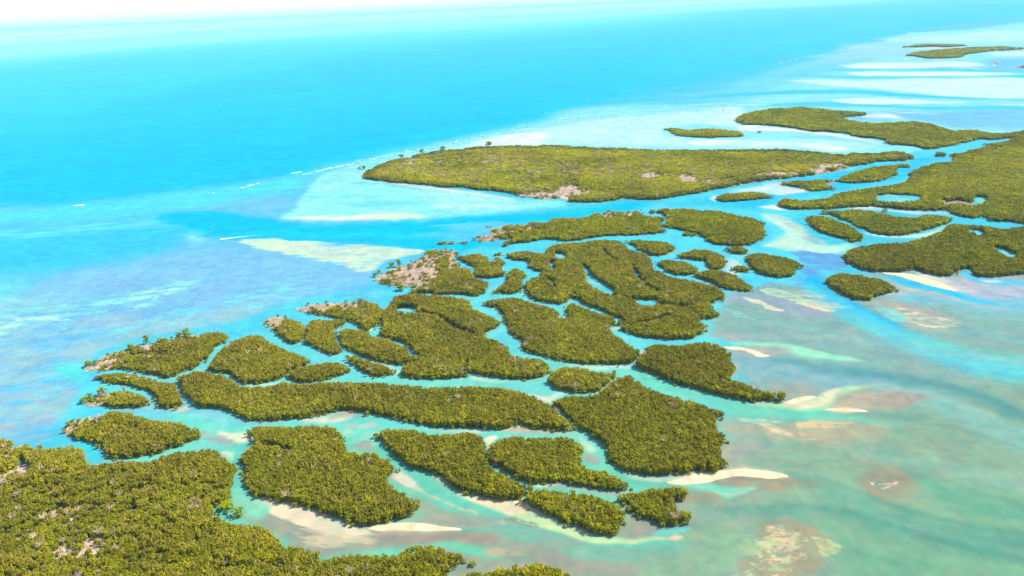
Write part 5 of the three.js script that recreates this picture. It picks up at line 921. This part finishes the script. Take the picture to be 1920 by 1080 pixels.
{
  const [x, z] = ground(1354.6, 208.4), o = thing('windsurf_board', 'board with an upright pinkish red sail on the pale flat beyond the small islet', 'windsurfer', x, 0.05, z);
  mesh('board', BOARD.clone().scale(1.8, 1.5, 1.4), M.white, o);
  const s = new THREE.Shape(); s.moveTo(0, 0.3); s.quadraticCurveTo(0.5, 2.6, 0.15, 4.7); s.quadraticCurveTo(1.4, 3.2, 1.9, 1.3); s.quadraticCurveTo(1, 1.0, 0, 0.3);
  const g = new THREE.ExtrudeGeometry(s, { depth: 0.01, bevelEnabled: false, curveSegments: 8 }); { const q = g.attributes.position; for (let i = 0; i < q.count; i++) q.setZ(i, q.getZ(i) + 0.25 * Math.sin((q.getX(i) / 1.9) * Math.PI)); g.computeVertexNormals(); }
  mesh('sail', g, cloth(0.8, 0.2, 0.2), o); const mast = []; stick(mast, new THREE.Vector3(0, 0, 0), new THREE.Vector3(0.2, 4.75, 0.02), 0.04, 0.02, 6); mesh('mast', fromTriangles(mast), M.line, o);
  const boom = []; stick(boom, new THREE.Vector3(0.05, 1.35, 0.05), new THREE.Vector3(1.9, 1.35, 0.05), 0.025, 0.025, 6); mesh('boom', fromTriangles(boom), M.line, o);
  person(x - 0.5, 0.12, z + 0.35, 2.6, 'tiny dark rider holding the pinkish red sail');
  const w = mesh('wake', mergeGeometries([0, 1].map((i) => LUMPS[i].clone().scale(2.4, 0.3, 4).translate(-2.2 + i * 4.4, 0.02, 1 + i))), M.foam); w.position.set(x, 0, z); tag(w, 'small white splash at the foot of the pinkish red sail', undefined, undefined, 'stuff');
}
{
  const [x, z] = ground(1070, 386.5), o = thing('kayak', 'low reddish boat lying in the channel off the long wooded island', 'boat', x, 0, z); o.rotation.y = 0.1;
  const pos = [], ring = (i) => { const t = i / 12, w = 0.42 * Math.pow(Math.max(0.001, Math.sin(Math.PI * t)), 0.7), xx = (t - 0.5) * 4.6, y = 0.08 * (2 * t - 1) ** 2; return [[xx, 0.3 + y, -w], [xx, 0.36 + y, 0], [xx, 0.3 + y, w], [xx, -0.05 + y, w * 0.5], [xx, -0.05 + y, -w * 0.5]]; };
  for (let i = 0; i < 12; i++) { const a = ring(i), b = ring(i + 1); for (let k = 0; k < 5; k++) { const l = (k + 1) % 5; for (const v of [a[k], a[l], b[l], a[k], b[l], b[k]]) pos.push(...v); } }
  mesh('hull', fromTriangles(pos), new THREE.MeshStandardMaterial({ color: new THREE.Color().setRGB(0.42, 0.12, 0.12), roughness: 0.5 }), o);
  const pit = new THREE.TorusGeometry(0.3, 0.035, 6, 16); pit.rotateX(Math.PI / 2); pit.scale(1.5, 1, 0.9); pit.translate(0, 0.37, 0); mesh('cockpit_rim', pit, M.wetsuit, o);
}
{
  const [x, z] = ground(1318, 372.8), o = thing('buoy', 'small white buoy floating in the broad creek left of the oval islet', 'buoy', x, 0, z);
  mesh('float', new THREE.LatheGeometry([[0, -0.1], [0.45, 0], [0.56, 0.25], [0.45, 0.5], [0.16, 0.62], [0.12, 0.95], [0, 1]].map(([a, b]) => new THREE.Vector2(a, b)), 18), M.white, o);
  const ringG = new THREE.TorusGeometry(0.11, 0.03, 6, 12); ringG.translate(0, 1.08, 0); mesh('ring', ringG, M.line, o);
}

renderer.render(scene, camera);
